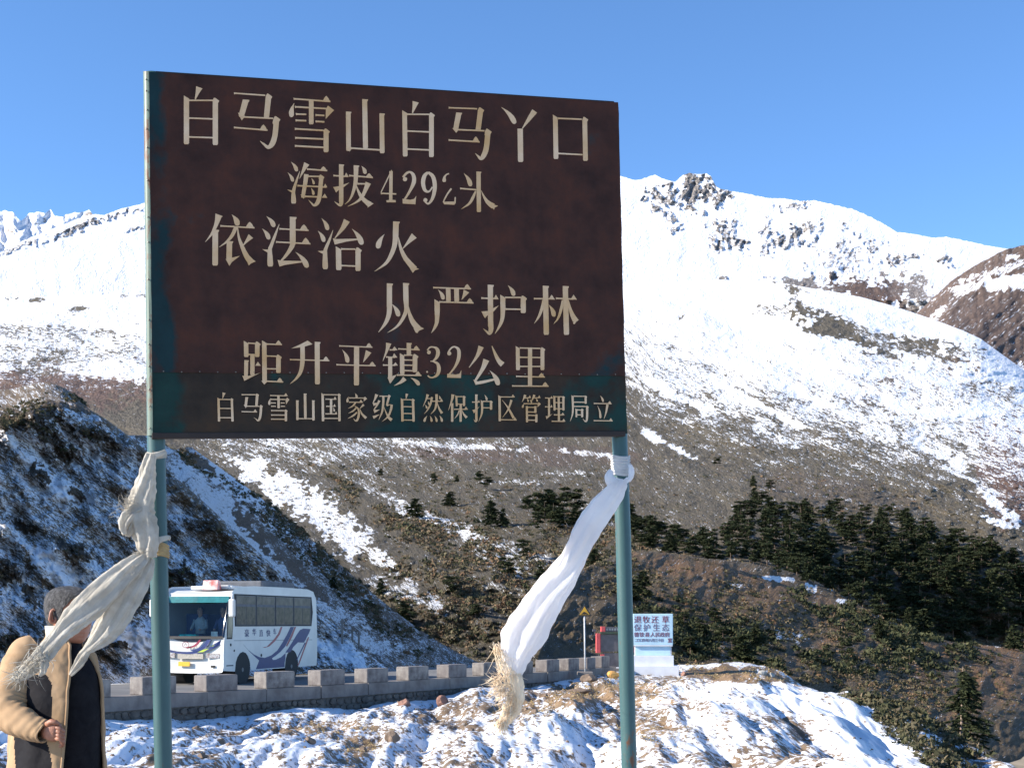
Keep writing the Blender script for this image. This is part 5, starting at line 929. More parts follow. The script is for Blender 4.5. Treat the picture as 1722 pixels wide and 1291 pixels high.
# loose stones: nobody could count them
random.seed(21); ms = MB()
for i in range(700):
    y = math.exp(random.uniform(math.log(22), math.log(58))); px_ = random.uniform(150, 1560); x = (px_ - HX) / F * y
    wl_ = float(np.interp(y, [w[1] for w in WP], [w[0] for w in WP])); 
    if x < wl_ + 1.2: continue
    ex_ = float(np.interp(y, [p[1] for p in EDGE], [p[0] for p in EDGE]))
    if x > ex_ + .5: continue
    s_ = random.uniform(.02, .06) * (1.0 if random.random() < .9 else 2.0); z = ground(x, y); a = random.uniform(0, 6.28)
    R = Matrix.Rotation(a, 3, 'Z') @ Matrix.Rotation(random.uniform(-.5, .5), 3, 'X'); b = [Vector((1, 0, 0)), Vector((.3, .8, .1)), Vector((-.8, .5, 0)), Vector((-.7, -.6, .1)), Vector((.4, -.8, 0))]; vs_ = [Vector((q.x * random.uniform(.7, 1.2), q.y, -.2)) for q in b] + [Vector((q.x * .55, q.y * .55, random.uniform(.35, .6))) for q in b]
    vs_ = [R @ (v * s_) + Vector((x, y, z + s_ * .1)) for v in vs_]
    ms.add(vs_, [(i_, (i_ + 1) % 5, (i_ + 1) % 5 + 5, i_ + 5) for i_ in range(5)] + [(5, 6, 7, 8, 9)])
ms.build('loose_stones', M_rk, kind='stuff')
# concrete fence posts by the road bend, and by the lower road
M_pst = simple('weathered concrete post', (.2, .18, .16), .9, scale=4)
for (a, y0, y1, d, lb) in ((575.5, 1040, 1096, 63, 'leftmost of three fence posts on the snowy ridge behind the parapet'), (592.5, 1061, 1101, 64, 'middle of three fence posts on the snowy ridge behind the parapet'), (603.5, 1063, 1106, 64, 'rightmost of three fence posts on the snowy ridge behind the parapet')):
    p = P(a, y1, d); m = MB(); h = (y1 - y0) / F * d; m.box((0, 0, h / 2 - .3), (.1, .1, h + .6), taper=.85); o = m.build('fence_post', M_pst, bevel=.01); o.location = p; prop(o, lb, 'post', 'concrete posts on the ridge by the road')
M_pw = simple('pale marker post', (.6, .57, .5), .8)
for (a, y0, y1, lb) in ((1657, 1206, 1220, 'left of two pale marker posts by the lower dirt road'), (1696, 1205, 1222, 'right of two pale marker posts by the lower dirt road')):
    p = P(a, y1, 196); m = MB(); h = (y1 - y0) / F * 196; m.box((0, 0, h / 2 - .2), (.14, .14, h + .4), taper=.8); o = m.build('marker_post', M_pw, bevel=.01); o.location = p; prop(o, lb, 'post', 'marker posts by the lower road')
# lower dirt road at the right edge
mb = MB(); vs_ = []
nst = 14
for i in range(nst):
    t = i / (nst - 1)
    a = P(1640 + 260 * t, 1227 - 2 * t, 192); b = P(1640 + 260 * t, 1243 + 8 * t, 172); c = P(1640 + 260 * t, 1290 + 40 * t, 150); vs_ += [a, b, c]
mb.add(vs_, [(i * 3 + j, i * 3 + j + 1, (i + 1) * 3 + j + 1, (i + 1) * 3 + j) for i in range(nst - 1) for j in range(2)])
mb.build('dirt_road', simple('dusty dirt road', (.36, .28, .19), .95, scale=.3, col2=(.24, .19, .12), bump=.3), kind='structure', smooth=True)

# ------------------------------------------------------------------ vegetation
def leafmat(name, cols):
    m, nt, b, o = newmat(name); at = N(nt, 'ShaderNodeAttribute', attribute_name='tint'); r = ramp(nt, at.outputs['Fac'], [(i / (len(cols) - 1), c) for i, c in enumerate(cols)])
    nt.links.new(r, b.inputs['Base Color']); b.inputs['Roughness'].default_value = .9; b.inputs['Specular IOR Level'].default_value = .1; return m
M_leaf = leafmat('scrub leaves', [(.045, .05, .025), (.10, .09, .05), (.16, .125, .08), (.20, .12, .07)])
M_needle = leafmat('conifer needles', [(.016, .023, .012), (.038, .047, .022), (.08, .082, .038)])
M_bark = simple('conifer bark', (.16, .11, .08), .9, scale=5)
def set_tint(me, t):
    a = me.attributes.new('tint', 'FLOAT', 'POINT'); a.data.foreach_set('value', np.asarray(t, np.float32))
def conifer_mesh(seed, dens=1.0, H=1.0):
    """unit-height crown made of many drooping needle sprays on limbs"""
    r = random.Random(seed); v = []; f = []; tt = []
    lv = int(13 * dens)
    for i in range(lv):
        z = .12 + .86 * i / lv; R = (.34 * (1 - z) ** .8 + .05) * r.uniform(.7, 1.25)
        nb_ = max(5, int((9 - 3 * z) * dens))
        for k in range(nb_):
            a = r.uniform(0, 6.28); 
            if r.random() < .12: continue
            L = R * r.uniform(.6, 1.15); ns = max(3, int(7 * dens * (L / .3)))
            for s in range(ns):
                q = (s + r.random()) / ns; rr = L * (.15 + .85 * q); zz = z - .10 * q * q * L / .3 + r.uniform(-.03, .03) + .03 * q
                c = Vector((math.cos(a) * rr + r.uniform(-.02, .02), math.sin(a) * rr + r.uniform(-.02, .02), zz))
                for t_ in range(5):
                    sz = .07 * r.uniform(.6, 1.4); u = Vector((math.cos(a + r.uniform(-1.1, 1.1)), math.sin(a + r.uniform(-1.1, 1.1)), r.uniform(-.6, .4))) * sz; w_ = Vector((r.uniform(-1, 1), r.uniform(-1, 1), r.uniform(-.9, 1.0))).normalized() * sz * .55
                    b = len(v); v += [c - u * .5 - w_ * .5, c + u, c - u * .4 + w_]; f.append((b, b + 1, b + 2)); tt += [min(1, max(0, r.gauss(.4, .25)))] * 3
    me = bpy.data.meshes.new('crown'); me.from_pydata([tuple(q) for q in v], [], f); set_tint(me, tt); me.materials.append(M_needle); me.update(); return me
def pine_mesh(seed):
    """broad flat-topped old pine: separate foliage plates"""
    r = random.Random(seed); v = []; f = []; tt = []
    for i in range(15):
        z = r.uniform(.18, .97); rad = .30 * math.sin(math.pi * min(1, (1.08 - z) * .9)) + .05; a = r.uniform(0, 6.28); d = rad * r.uniform(.2, .9)
        cx, cy = math.cos(a) * d, math.sin(a) * d; pr = r.uniform(.09, .17)
        for s in range(110):
            aa = r.uniform(0, 6.28); q = math.sqrt(r.random()) * pr; c = Vector((cx + math.cos(aa) * q, cy + math.sin(aa) * q, z + .09 * (1 - (q / pr) ** 2) * r.uniform(-.6, 1)))
            sz = .055 * r.uniform(.6, 1.4); u = Vector((r.uniform(-1, 1), r.uniform(-1, 1), r.uniform(-.3, .5))).normalized() * sz; w_ = Vector((r.uniform(-1, 1), r.uniform(-1, 1), r.uniform(-.3, .8))).normalized() * sz * .6
            b = len(v); v += [c - u * .5 - w_ * .5, c + u, c - u * .4 + w_]; f.append((b, b + 1, b + 2)); tt += [min(1, max(0, r.gauss(.4, .25)))] * 3
    me = bpy.data.meshes.new('crown'); me.from_pydata([tuple(q) for q in v], [], f); set_tint(me, tt); me.materials.append(M_needle); me.update(); return me
def trunk_mesh(seed, r0=.018):
    m = MB(); r = random.Random(seed); m.tube([(0, 0, -.08), (r.uniform(-.01, .01), 0, .35), (r.uniform(-.015, .015), .01, .7), (0, 0, .97)], [r0, r0 * .75, r0 * .45, .003], 7)
    for i in range(10):
        z = r.uniform(.2, .85); a = r.uniform(0, 6.28); L = .22 * (1 - z) + .06; m.tube([(0, 0, z), (math.cos(a) * L * .6, math.sin(a) * L * .6, z + .01), (math.cos(a) * L, math.sin(a) * L, z - .02)], [r0 * .3, r0 * .2, .002], 4, caps=False)
    me = bpy.data.meshes.new('trunk'); me.from_pydata(m.v, [], m.f); me.materials.append(M_bark); me.update(); return me
CR = [conifer_mesh(s) for s in (1, 2, 3)] + [pine_mesh(s) for s in (5, 6, 7)]; TR = [trunk_mesh(s) for s in (1, 2)]
def near_pt(sh, px_, py_):
    d = (sh.PX - px_) ** 2 + (sh.PY - py_) ** 2; i = np.unravel_index(np.argmin(d), d.shape); return Vector((sh.X[i], sh.Y[i], sh.Z[i])), d[i]
def tree(px_, py_, hpx, sh, label, group, kind=None, rnd=random):
    p, e = near_pt(sh, px_, py_)
    if e > 60: return
    h = hpx / F * p.y; t = bpy.data.objects.new('pine_tree' if kind is not None and kind > 2 else 'fir_tree', None); C.objects.link(t); t.location = p - Vector((0, 0, .03 * h)); t.rotation_euler = (0, 0, rnd.uniform(0, 6.28)); t.empty_display_size = .1
    w_ = h * rnd.uniform(1.0, 1.6); t.scale = (w_, w_, h); k = (rnd.randrange(6) if rnd.random() < .45 else 3 + rnd.randrange(3)) if kind is None else kind
    for nm, me in (('crown', CR[k]), ('trunk', TR[k % 2])):
        o = bpy.data.objects.new(nm, me); C.objects.link(o); o.parent = t
    return prop(t, label, 'tree', group)
random.seed(33)
FT = [(1055, 868), (1100, 880), (1160, 900), (1215, 900), (1250, 850), (1290, 835), (1340, 850), (1390, 848), (1440, 850), (1500, 860), (1560, 885), (1620, 905), (1722, 935), (1800, 950)]
FB = [(1055, 915), (1160, 940), (1290, 962), (1400, 1000), (1480, 1045), (1560, 1070), (1722, 1098), (1800, 1105)]
SHs = {'A': SA, 'H': SH}
def wl(a, y, t0, b0):
    q = (y - t0) / (b0 - t0); return 'dark evergreen, %s, %s, of the dense right-hand wood' % ('upper edge' if q < .25 else 'middle' if q < .7 else 'lower edge', 'near the sign post' if a < 1230 else 'left part' if a < 1400 else 'centre' if a < 1560 else 'far right')
cnt = 0; tries = 0; placed = []
while cnt < 285 and tries < 6000:
    tries += 1; a = random.uniform(1055, 1790); t0 = poly_i(a, FT); b0 = poly_i(a, FB); t0 += 12; y = t0 + (b0 - t0) * random.random() ** .85
    if a < 1230 and random.random() < .35: continue
    if any(abs(a - q[0]) < 11 and abs(y - q[1]) < 6 for q in placed): continue
    crest = poly_i(a, [(950, 970), (1060, 932), (1170, 938), (1340, 966), (1470, 1030), (1600, 1078), (1950, 1110)])
    placed.append((a, y)); o = tree(a, y, random.uniform(24, 38) * (1 + (y - 880) / 420), SA if y < crest - 1 else SH, wl(a, y, t0, b0), 'evergreens of the wood on the right'); cnt += o is not None
singles = [(697, 870, 34, 0, 'slim fir on the open slope left of the others, above the snow patches'), (640, 802, 16, 4, 'small round evergreen on the slope just below the sign, leftmost'), (728, 815, 20, 3, 'bushy evergreen on the slope left of the two touching ones'), (768, 810, 12, 1, 'tiny evergreen between two bushy ones on the upper slope'), (806, 812, 24, 4, 'upper one of two touching evergreens on the slope under the sign'), (818, 822, 22, 3, 'lower one of two touching evergreens on the slope under the sign'), (757, 850, 26, 2, 'fir standing alone among snow flecks, middle of the slope'), (826, 884, 46, 0, 'tall broad fir left of the evergreen clump'), (845, 886, 34, 1, 'smaller fir leaning against the tall broad fir'),
 (1208, 783, 18, 4, 'lone dark evergreen below the snow streaks right of the sign'), (1266, 818, 20, 0, 'uppermost small evergreen of the right-hand wood edge'), (1296, 825, 20, 3, 'evergreen just right of the uppermost one at the wood edge'), (1268, 842, 24, 1, 'evergreen just below the uppermost one at the wood edge'), (560, 990, 22, 2, 'dark evergreen low in the shaded gully')]
for a, y, h, k_, lb in singles: tree(a, y, h, SA if a > 600 else SG, lb, None, k_)
for a, y, h in ((888, 862, 34), (905, 870, 48), (922, 868, 50), (940, 872, 52), (958, 862, 50), (930, 888, 44), (948, 893, 40), (900, 892, 34), (968, 884, 38), (915, 880, 40)): tree(a, y, h, SA, 'dark evergreen in the clump beside the hanging white scarf', 'evergreens of the clump left of the scarf')
for a, y, h, k_ in ((1250, 1128, 66, 1), (1232, 1110, 44, 3), (1180, 1075, 40, 4), (1150, 1060, 34, 3), (1270, 1085, 36, 0), (1080, 1000, 44, 2), (1062, 1010, 40, 1), (1105, 1085, 40, 5), (1200, 1050, 34, 4), (1215, 1090, 40, 3), (1160, 1100, 36, 5)): tree(a, y, h, SH, 'dark evergreen in the hollow behind the stone tablet', 'evergreens behind the stone tablet', k_)
for a, y, h, k_ in ((680, 1050, 44, 0), (640, 1000, 30, 1), (760, 1000, 34, 3), (850, 970, 40, 4), (880, 940, 36, 3), (800, 1040, 30, 5), (910, 985, 36, 0), (1000, 960, 40, 2)): tree(a, y, h, SA, 'dark evergreen in the bushy hollow above the parapet', 'evergreens in the hollow above the parapet', k_)
for a, y, h, k_ in ((1475, 985, 50, 1), (1480, 1075, 40, 0), (1420, 1105, 40, 4), (1530, 1120, 26, 3), (1395, 990, 30, 2), (1560, 1060, 36, 3), (1500, 1065, 40, 5), (1445, 1010, 34, 3), (1640, 1160, 24, 3), (1520, 1020, 40, 3)): tree(a, y, h, SH, 'evergreen standing among the brown grass hills on the right', 'evergreens on the brown grass hills', k_)
# the near fir at lower right, finer than the rest
p = P(1618, 1325, 72); H_ = 205 / F * 72
nf = thing('fir_tree', 'tall ragged fir with bare trunk side at the lower right below the snowy edge', 'tree', p)
def big_fir():
    r = random.Random(9); v = []; f = []; tt = []
    for i in range(26):
        z = .06 + .92 * i / 26; side = 1.0
        for k in range(8):
            a = r.uniform(-1.9, 1.9) if r.random() < .8 else r.uniform(0, 6.28); L = (.30 * (1 - z) ** .7 + .05) * r.uniform(.55, 1.2); 
            if .28 < z < .36 or .60 < z < .65: L *= .5
            for s in range(16):
                q = (s + r.random()) / 16; c = Vector((math.cos(a) * L * q, math.sin(a) * L * q, z - .05 * q * q + r.uniform(-.006, .006)))
                for t_ in range(4):
                    sz = .026 * r.uniform(.6, 1.6); u = Vector((math.cos(a + r.uniform(-1.2, 1.2)), math.sin(a + r.uniform(-1.2, 1.2)), r.uniform(-.4, .2))) * sz; w_ = Vector((r.uniform(-1, 1), r.uniform(-1, 1), r.uniform(-.5, .7))).normalized() * sz * .5
                    b = len(v); v += [c - u * .5 - w_ * .5, c + u, c - u * .4 + w_]; f.append((b, b + 1, b + 2)); tt += [min(1, max(0, r.gauss(.42, .28)))] * 3
    me = bpy.data.meshes.new('crown'); me.from_pydata([tuple(q * H_) for q in v], [], f); set_tint(me, tt); me.materials.append(M_needle); me.update(); return me
o = bpy.data.objects.new('crown', big_fir()); C.objects.link(o); o.parent = nf
m = MB(); m.tube([(-.1, 0, -1.5), (-.05, 0, H_ * .3), (0, 0, H_ * .65), (.03, 0, H_)], [.14, .11, .07, .01], 10); m.build('trunk', simple('pale bark', (.3, .22, .17), .9, scale=6), nf, world=False, smooth=True)

def scatter(name, sh, polys, n, s0, s1, mat, seed, tint=(.5, .3), flat=.6, leaves=22, sink=.1, px_sized=True, lw=.3):
    """low scrub as one mass: leaf clusters standing on the land"""
    rs = np.random.RandomState(seed); V = []; T = []
    PXf, PYf = sh.PX.reshape(-1), sh.PY.reshape(-1); X, Y, Z = sh.X.reshape(-1), sh.Y.reshape(-1), sh.Z.reshape(-1)
    w_ = np.zeros(PXf.shape)
    for cx, cy, rx, ry, ang, val in polys:
        a = math.radians(ang); dx, dy = PXf - cx, PYf - cy; u = (dx * math.cos(a) + dy * math.sin(a)) / rx; q = (-dx * math.sin(a) + dy * math.cos(a)) / ry
        g = np.exp(-(u * u + q * q) ** 2) ; w_ = w_ + (val - w_) * g if val == 0 else np.maximum(w_, g * val)
    w_ = w_ * (fbm(PXf / 40, PYf / 25, 3) > -.25); w_ /= w_.sum()
    idx = rs.choice(len(w_), n, p=w_); c = np.stack([X[idx], Y[idx], Z[idx]], -1)
    sz = (s0 + (s1 - s0) * rs.rand(n) ** 2.2) / F * c[:, 1]
    tb = np.clip(rs.normal(tint[0], tint[1], n), 0, 1)
    m = leaves; d = rs.normal(size=(n, m, 3)); d /= np.linalg.norm(d, axis=-1, keepdims=True); d[..., 2] = np.abs(d[..., 2]) * flat * 1.3; rr = rs.rand(n, m, 1) ** .45
    cc = c[:, None] + d * rr * sz[:, None, None] * .5 + np.array([0, 0, 0]) - np.array([0, 0, 1]) * (sz * sink)[:, None, None]
    u = rs.normal(size=(n, m, 3)); u /= np.linalg.norm(u, axis=-1, keepdims=True); v = rs.normal(size=(n, m, 3)); v /= np.linalg.norm(v, axis=-1, keepdims=True)
    ls = (sz[:, None, None] * lw) * (.6 + .8 * rs.rand(n, m, 1))
    tri_ = np.stack([cc - u * ls * .5 - v * ls * .4, cc + u * ls * .6, cc - u * ls * .3 + v * ls * .6], 2).reshape(-1, 3)
    tt = np.repeat(np.clip(tb[:, None] + rs.normal(0, .12, (n, m)), 0, 1).reshape(-1), 3)
    me = bpy.data.meshes.new(name); k = len(tri_) // 3; me.vertices.add(len(tri_)); me.vertices.foreach_set('co', tri_.reshape(-1)); me.loops.add(len(tri_)); me.loops.foreach_set('vertex_index', np.arange(len(tri_), dtype=np.int32)); me.polygons.add(k); me.polygons.foreach_set('loop_start', np.arange(k, dtype=np.int32) * 3); me.polygons.foreach_set('loop_total', np.full(k, 3, np.int32)); me.materials.append(mat); me.update(calc_edges=True); set_tint(me, tt)
    o = bpy.data.objects.new(name, me); C.objects.link(o); o['kind'] = 'stuff'; return o
scatter('slope_scrub', SA, [(800, 850, 420, 90, 8, 1), (1350, 800, 300, 70, 18, .6), (1150, 960, 160, 60, 0, .8), (1500, 1000, 260, 90, 10, 1)], 7000, 3, 11, M_leaf, 1, (.5, .25), .5, 14)
scatter('lower_slope_scrub', SA, [(880, 1000, 200, 70, 8, 1), (780, 920, 150, 40, 20, .8), (1000, 920, 90, 60, 0, .8), (690, 890, 110, 12, 28, 1), (600, 830, 90, 7, 32, .7), (720, 1060, 150, 40, 10, .9)], 5500, 5, 18, M_leaf, 8, (.55, .3), .7, 22)
scatter('hollow_scrub', SG, [(560, 960, 200, 16, 45, 1), (450, 880, 120, 8, 45, .5), (330, 780, 50, 10, 30, .8), (640, 1040, 100, 20, 35, .6)], 1800, 5, 18, M_leaf, 2, (.5, .3), .7, 22)
M_leafd = leafmat('dark evergreen scrub', [(.02, .026, .014), (.05, .055, .028), (.09, .09, .045)])
scatter('evergreen_scrub', SH, [(1180, 1080, 110, 36, 0, 1), (1250, 1120, 70, 20, 0, 1), (1420, 1040, 90, 20, 25, .8), (1500, 1090, 90, 30, 20, .9), (1400, 1110, 70, 16, 10, .8), (1100, 1040, 60, 30, 0, .6), (1560, 1080, 120, 20, 12, .6)], 2200, 8, 26, M_leafd, 12, (.5, .3), .8, 26)
scatter('hill_scrub', SH, [(1150, 1080, 120, 40, 0, 1), (1250, 1040, 200, 60, 10, .7), (1420, 1060, 120, 50, 20, .8), (1560, 1170, 130, 50, 10, .6), (1400, 1130, 120, 34, 10, .9), (1640, 1130, 100, 40, 20, .35), (1050, 980, 60, 40, 0, .7)], 5500, 4, 15, M_leaf, 3, (.45, .3), .7, 22)
scatter('edge_scrub', SN, [(1430, 1150, 60, 30, 30, .0001), (1420, 1130, 60, 26, 20, 1), (1500, 1200, 70, 30, 40, 1), (1590, 1270, 60, 40, 40, 1)], 900, 14, 44, M_leaf, 4, (.25, .2), .7, 46, lw=.22)
M_straw = leafmat('dry straw', [(.22, .15, .08), (.36, .26, .13), (.48, .38, .22)])
scatter('dry_grass', SN, [(1000, 1170, 160, 30, -8, 1), (600, 1228, 110, 14, 5, 1), (1240, 1130, 130, 16, 4, .8), (1310, 1100, 40, 16, 0, 1), (610, 1265, 50, 36, -35, .8), (1110, 1230, 80, 30, 0, .8), (800, 1250, 500, 60, 0, .12)], 5000, 2, 7, M_straw, 9, (.5, .3), 1.0, 10, sink=.0, lw=.35)
scatter('cutting_scrub', SC, [(30, 708, 90, 12, 4, 1), (85, 735, 46, 13, 35, 1), (150, 728, 32, 10, 12, 1), (125, 924, 34, 12, 18, 1), (10, 965, 24, 28, 60, 1), (20, 1080, 34, 12, 0, .8), (230, 1000, 24, 34, 60, .9), (300, 975, 22, 26, 60, .9), (345, 885, 26, 8, 10, .8), (40, 690, 90, 14, 0, .8), (150, 675, 60, 6, 10, .8), (395, 960, 14, 10, 0, .6), (200, 1085, 20, 8, 10, .6)], 750, 5, 14, M_leaf, 5, (.35, .3), .7, 26)
# ------------------------------------------------------------------ the man
def clothmat(name, c1, c2, scale=7, bump=.6, trans=0.0, rough=.85, folds=True):
    m, nt, b, o = newmat(name); tc = N(nt, 'ShaderNodeTexCoord'); v = tc.outputs['Object']
    n1 = noise(nt, v, scale, 5, .6, .5); n2 = noise(nt, v, 90, 3, .6); c = ramp(nt, n1, [(.35, c2), (.65, c1)]); nt.links.new(c, b.inputs['Base Color']); b.inputs['Roughness'].default_value = rough; b.inputs['Specular IOR Level'].default_value = .15
    bp = N(nt, 'ShaderNodeBump', i_Strength=bump, i_Distance=.012); nt.links.new(n1, bp.inputs['Height']); bp2 = N(nt, 'ShaderNodeBump', i_Strength=.12, i_Distance=.001); nt.links.new(n2, bp2.inputs['Height']); nt.links.new(bp.outputs[0], bp2.inputs['Normal']); nt.links.new(bp2.outputs[0], b.inputs['Normal'])
    if trans:
        t = N(nt, 'ShaderNodeBsdfTranslucent'); nt.links.new(c, t.inputs[0]); mx = N(nt, 'ShaderNodeMixShader', i_0=trans); nt.links.new(b.outputs[0], mx.inputs[1]); nt.links.new(t.outputs[0], mx.inputs[2]); nt.links.new(mx.outputs[0], o.inputs[0])
    return m
M_tan = clothmat('tan coat cloth', (.42, .28, .165), (.33, .21, .115), 5, .4); M_dkc = clothmat('black coat panel', (.016, .015, .017), (.008, .007, .009)); M_knit = clothmat('dark jersey', (.014, .013, .015), (.007, .006, .008), 20)
M_skin = simple('weathered skin', (.40, .17, .10), .55, var=.3, scale=9, bump=.2); M_hair = simple('short greying hair', (.11, .105, .105), .8, scale=60, col2=(.01, .009, .009), bump=.9, bscale=150)
MDp = 5.75; mk = MDp / F
mo = P(100, 1047, MDp); mo.z = 0
man = thing('person', 'man in a tan and black coat standing behind the trailing scarf, hand at his waist', 'person', (mo.x, mo.y, 0))
def mp(px_, py_, dy=0.0): return P(px_, py_, MDp + dy)
def rings(rows, n=48, a0=0, a1=2 * math.pi, wr=.0, seed=0, closed=True, fold=7):
    """rows: (px, py, half width px, half depth m, dy)"""
    k = np.array(rows, float); k = crom(k, np.linspace(0, len(k) - 1, (len(k) - 1) * 7 + 1)); vs = []; m = len(k); nn = n if closed else n + 1
    for i, (cx, cy, hw, hd, dy) in enumerate(k):
        for j in range(nn):
            a = a0 + (a1 - a0) * j / n; q = 1 + wr * (float(fbm(np.array(a * 1.4 + seed), np.array(cy / 34.0), 3)) + .4 * math.sin(a * fold + cy * .03))
            vs.append(mp(cx + hw * math.cos(a) * q, cy, dy + hd * math.sin(a) * q))
    fs = [(i * nn + j, i * nn + (j + 1) % nn, (i + 1) * nn + (j + 1) % nn, (i + 1) * nn + j) for i in range(m - 1) for j in range(n if closed else n)]
    return vs, fs, m, nn
# angle 0 = right in the picture, -90deg (dy<0) = toward the camera
# body: one continuous surface: shoes/legs, trunk, neck, head
torso = [(100, 1400, 56, .13, 0), (100, 1330, 62, .14, 0), (98, 1260, 62, .14, 0), (96, 1190, 60, .14, 0), (95, 1140, 62, .13, 0), (98, 1108, 56, .115, 0), (105, 1092, 34, .09, 0), (112, 1082, 22, .06, 0), (114, 1070, 20, .055, 0)]
head = [(114, 1070, 20, .055, 0), (116, 1082, 23, .062, -.01), (118, 1074, 28, .074, -.008), (118, 1062, 33, .085, -.004), (118, 1048, 37, .095, 0), (118, 1030, 40, .098, .004), (117, 1012, 40, .098, .006), (116, 998, 33, .082, .006), (115, 990, 20, .05, .006), (115, 987, 3, .01, .006)]
bm = MB(); v_, f_, m_1, nn_ = rings(torso, 40); bm.add(v_, f_)
head2 = [(114, 1084, 19, .052, 0), (117, 1076, 26, .070, -.006), (118, 1064, 32, .083, -.004), (118, 1048, 36, .093, 0), (118, 1030, 39, .098, .004), (117, 1012, 39, .098, .006), (116, 998, 32, .08, .006), (115, 990, 19, .05, .006), (115, 986.5, 3, .01, .006)]
v_, f_, _, _ = rings(head2, 40)
# shape the face: turned three quarters to the right
FA = math.radians(-35)                            # facing direction in ring angle
vv_ = []
for q in v_:
    c = mp(117, 1035); r = Vector((q.x - c.x, q.y - c.y)); an = math.atan2(r.y, r.x); dl = (an - FA + math.pi) % (2 * math.pi) - math.pi
    hz = (HY - ((EYE - q.z) * F / MDp + HY)) ; pyq = HY + (EYE - q.z) / mk
    f0 = Vector((math.cos(FA), math.sin(FA)))
    nose = .024 * math.exp(-(dl / .13) ** 2) * math.exp(-((pyq - 1048) / 9) ** 2) * (1 if pyq < 1054 else math.exp(-((pyq - 1054) / 4) ** 2))
    eye = -.009 * (math.exp(-((dl - .33) / .15) ** 2) + math.exp(-((dl + .33) / .15) ** 2)) * math.exp(-((pyq - 1036) / 5) ** 2)
    brow = .005 * math.exp(-(dl / .6) ** 2) * math.exp(-((pyq - 1029) / 4) ** 2); lip = .006 * math.exp(-(dl / .28) ** 2) * (math.exp(-((pyq - 1062) / 2.5) ** 2) + math.exp(-((pyq - 1068) / 2.5) ** 2)); chin = .012 * math.exp(-(dl / .35) ** 2) * math.exp(-((pyq - 1077) / 5) ** 2)
    s = nose + eye + brow + lip + chin; vv_.append(q + Vector((f0.x * s, f0.y * s, 0)))
bm.add(vv_, f_)
for sg in (-1, 1):
    bm.tube([mp(100 + sg * 30, 1380, 0), mp(100 + sg * 32, 1480, -.02), mp(100 + sg * 34, 1560, 0), mp(100 + sg * 36, 1700, 0)], [.095, .075, .06, .045], 16)
bm.build('body', M_skin, man, smooth=True)
# trousers and shoes
tr = MB()
for sg in (-1, 1):
    tr.tube([mp(100 + sg * 26, 1330), mp(100 + sg * 30, 1400), mp(100 + sg * 32, 1480, -.02), mp(100 + sg * 34, 1560), mp(100 + sg * 36, 1695)], [.12, .115, .095, .085, .08], 20)
tr.build('trousers', clothmat('charcoal trousers', (.03, .03, .035), (.018, .018, .02)), man, smooth=True)
for sg in (-1, 1):
    sh_ = MB(); b0 = mp(100 + sg * 36, 1706); b0.z = .05; sh_.tube([b0 + Vector((-.07, .05, 0)), b0 + Vector((0, 0, .01)), b0 + Vector((.1, -.08, 0)), b0 + Vector((.17, -.13, -.01))], [.045, .055, .05, .03], 14, flat=.9); sh_.build('shoe', M_black, man, smooth=True)
# ear, at the left in the picture
e = MB(); ec = mp(92, 1036, -.055); pts_ = []
for k in range(15):
    a = 2 * math.pi * k / 14; pts_.append(ec + Vector((math.cos(a) * .013 + (.004 if math.sin(a) > 0 else 0), -.022 + .006 * math.cos(a), math.sin(a) * .027)))
e.tube(pts_, .0055, 8); e.add([p + Vector((0, .008, 0)) for p in pts_[:14]] + [ec + Vector((.006, -.006, 0))], [(i, (i + 1) % 14, 14) for i in range(14)])
e.tube([ec + Vector((.012, .03, .005)), ec + Vector((.003, -.012, .005))], [.02, .018], 10); e.build('ear', M_skin, man, smooth=True)
# hair cap
hr = [(117, 1052, 37, .098, .012), (117, 1040, 40.5, .101, .008), (117, 1026, 43, .104, .006), (116.5, 1010, 42.5, .103, .006), (115.5, 996, 35, .088, .006), (115, 988, 22, .055, .006), (115, 984.5, 3, .01, .006)]
k_ = np.array(hr, float); k_ = crom(k_, np.linspace(0, 6, 43)); hv = []; nh = 72
for i, (cx, cy, hw, hd, dy) in enumerate(k_):
    for j in range(nh):
        a = 2 * math.pi * j / nh; dl = (a - FA + math.pi) % (2 * math.pi) - math.pi; cy2 = cy; sh = 1 + .02 * float(pnoise(a * 9, cy / 3.0))
        if abs(dl) < 1.25: lim = 1006 + 16 * sstep(.8, 1.25, np.array(abs(dl))); cy2 = min(cy, float(lim)); kk = np.interp(cy2, k_[::-1, 1], k_[::-1, 2]); kd = np.interp(cy2, k_[::-1, 1], k_[::-1, 3])
        else: kk, kd = hw, hd
        hv.append(mp(cx + kk * math.cos(a) * sh, cy2, dy + kd * math.sin(a) * sh))
hm = MB(); hm.add(hv, [(i * nh + j, i * nh + (j + 1) % nh, (i + 1) * nh + (j + 1) % nh, (i + 1) * nh + j) for i in range(42) for j in range(nh)]); hm.build('hair', M_hair, man, smooth=True)
# dark jersey under the coat, high collar
jr = MB(); v_, f_, _, _ = rings([(104, 1420, 62, .155, 0), (102, 1340, 67, .16, 0), (106, 1260, 66, .16, 0), (110, 1190, 62, .155, 0), (108, 1140, 60, .145, 0), (108, 1112, 50, .125, 0), (112, 1096, 32, .095, 0), (114, 1084, 25, .07, 0), (115, 1074, 23, .064, 0)], 44, wr=.015); jr.add(v_, f_); jr.build('jersey', M_knit, man, smooth=True)
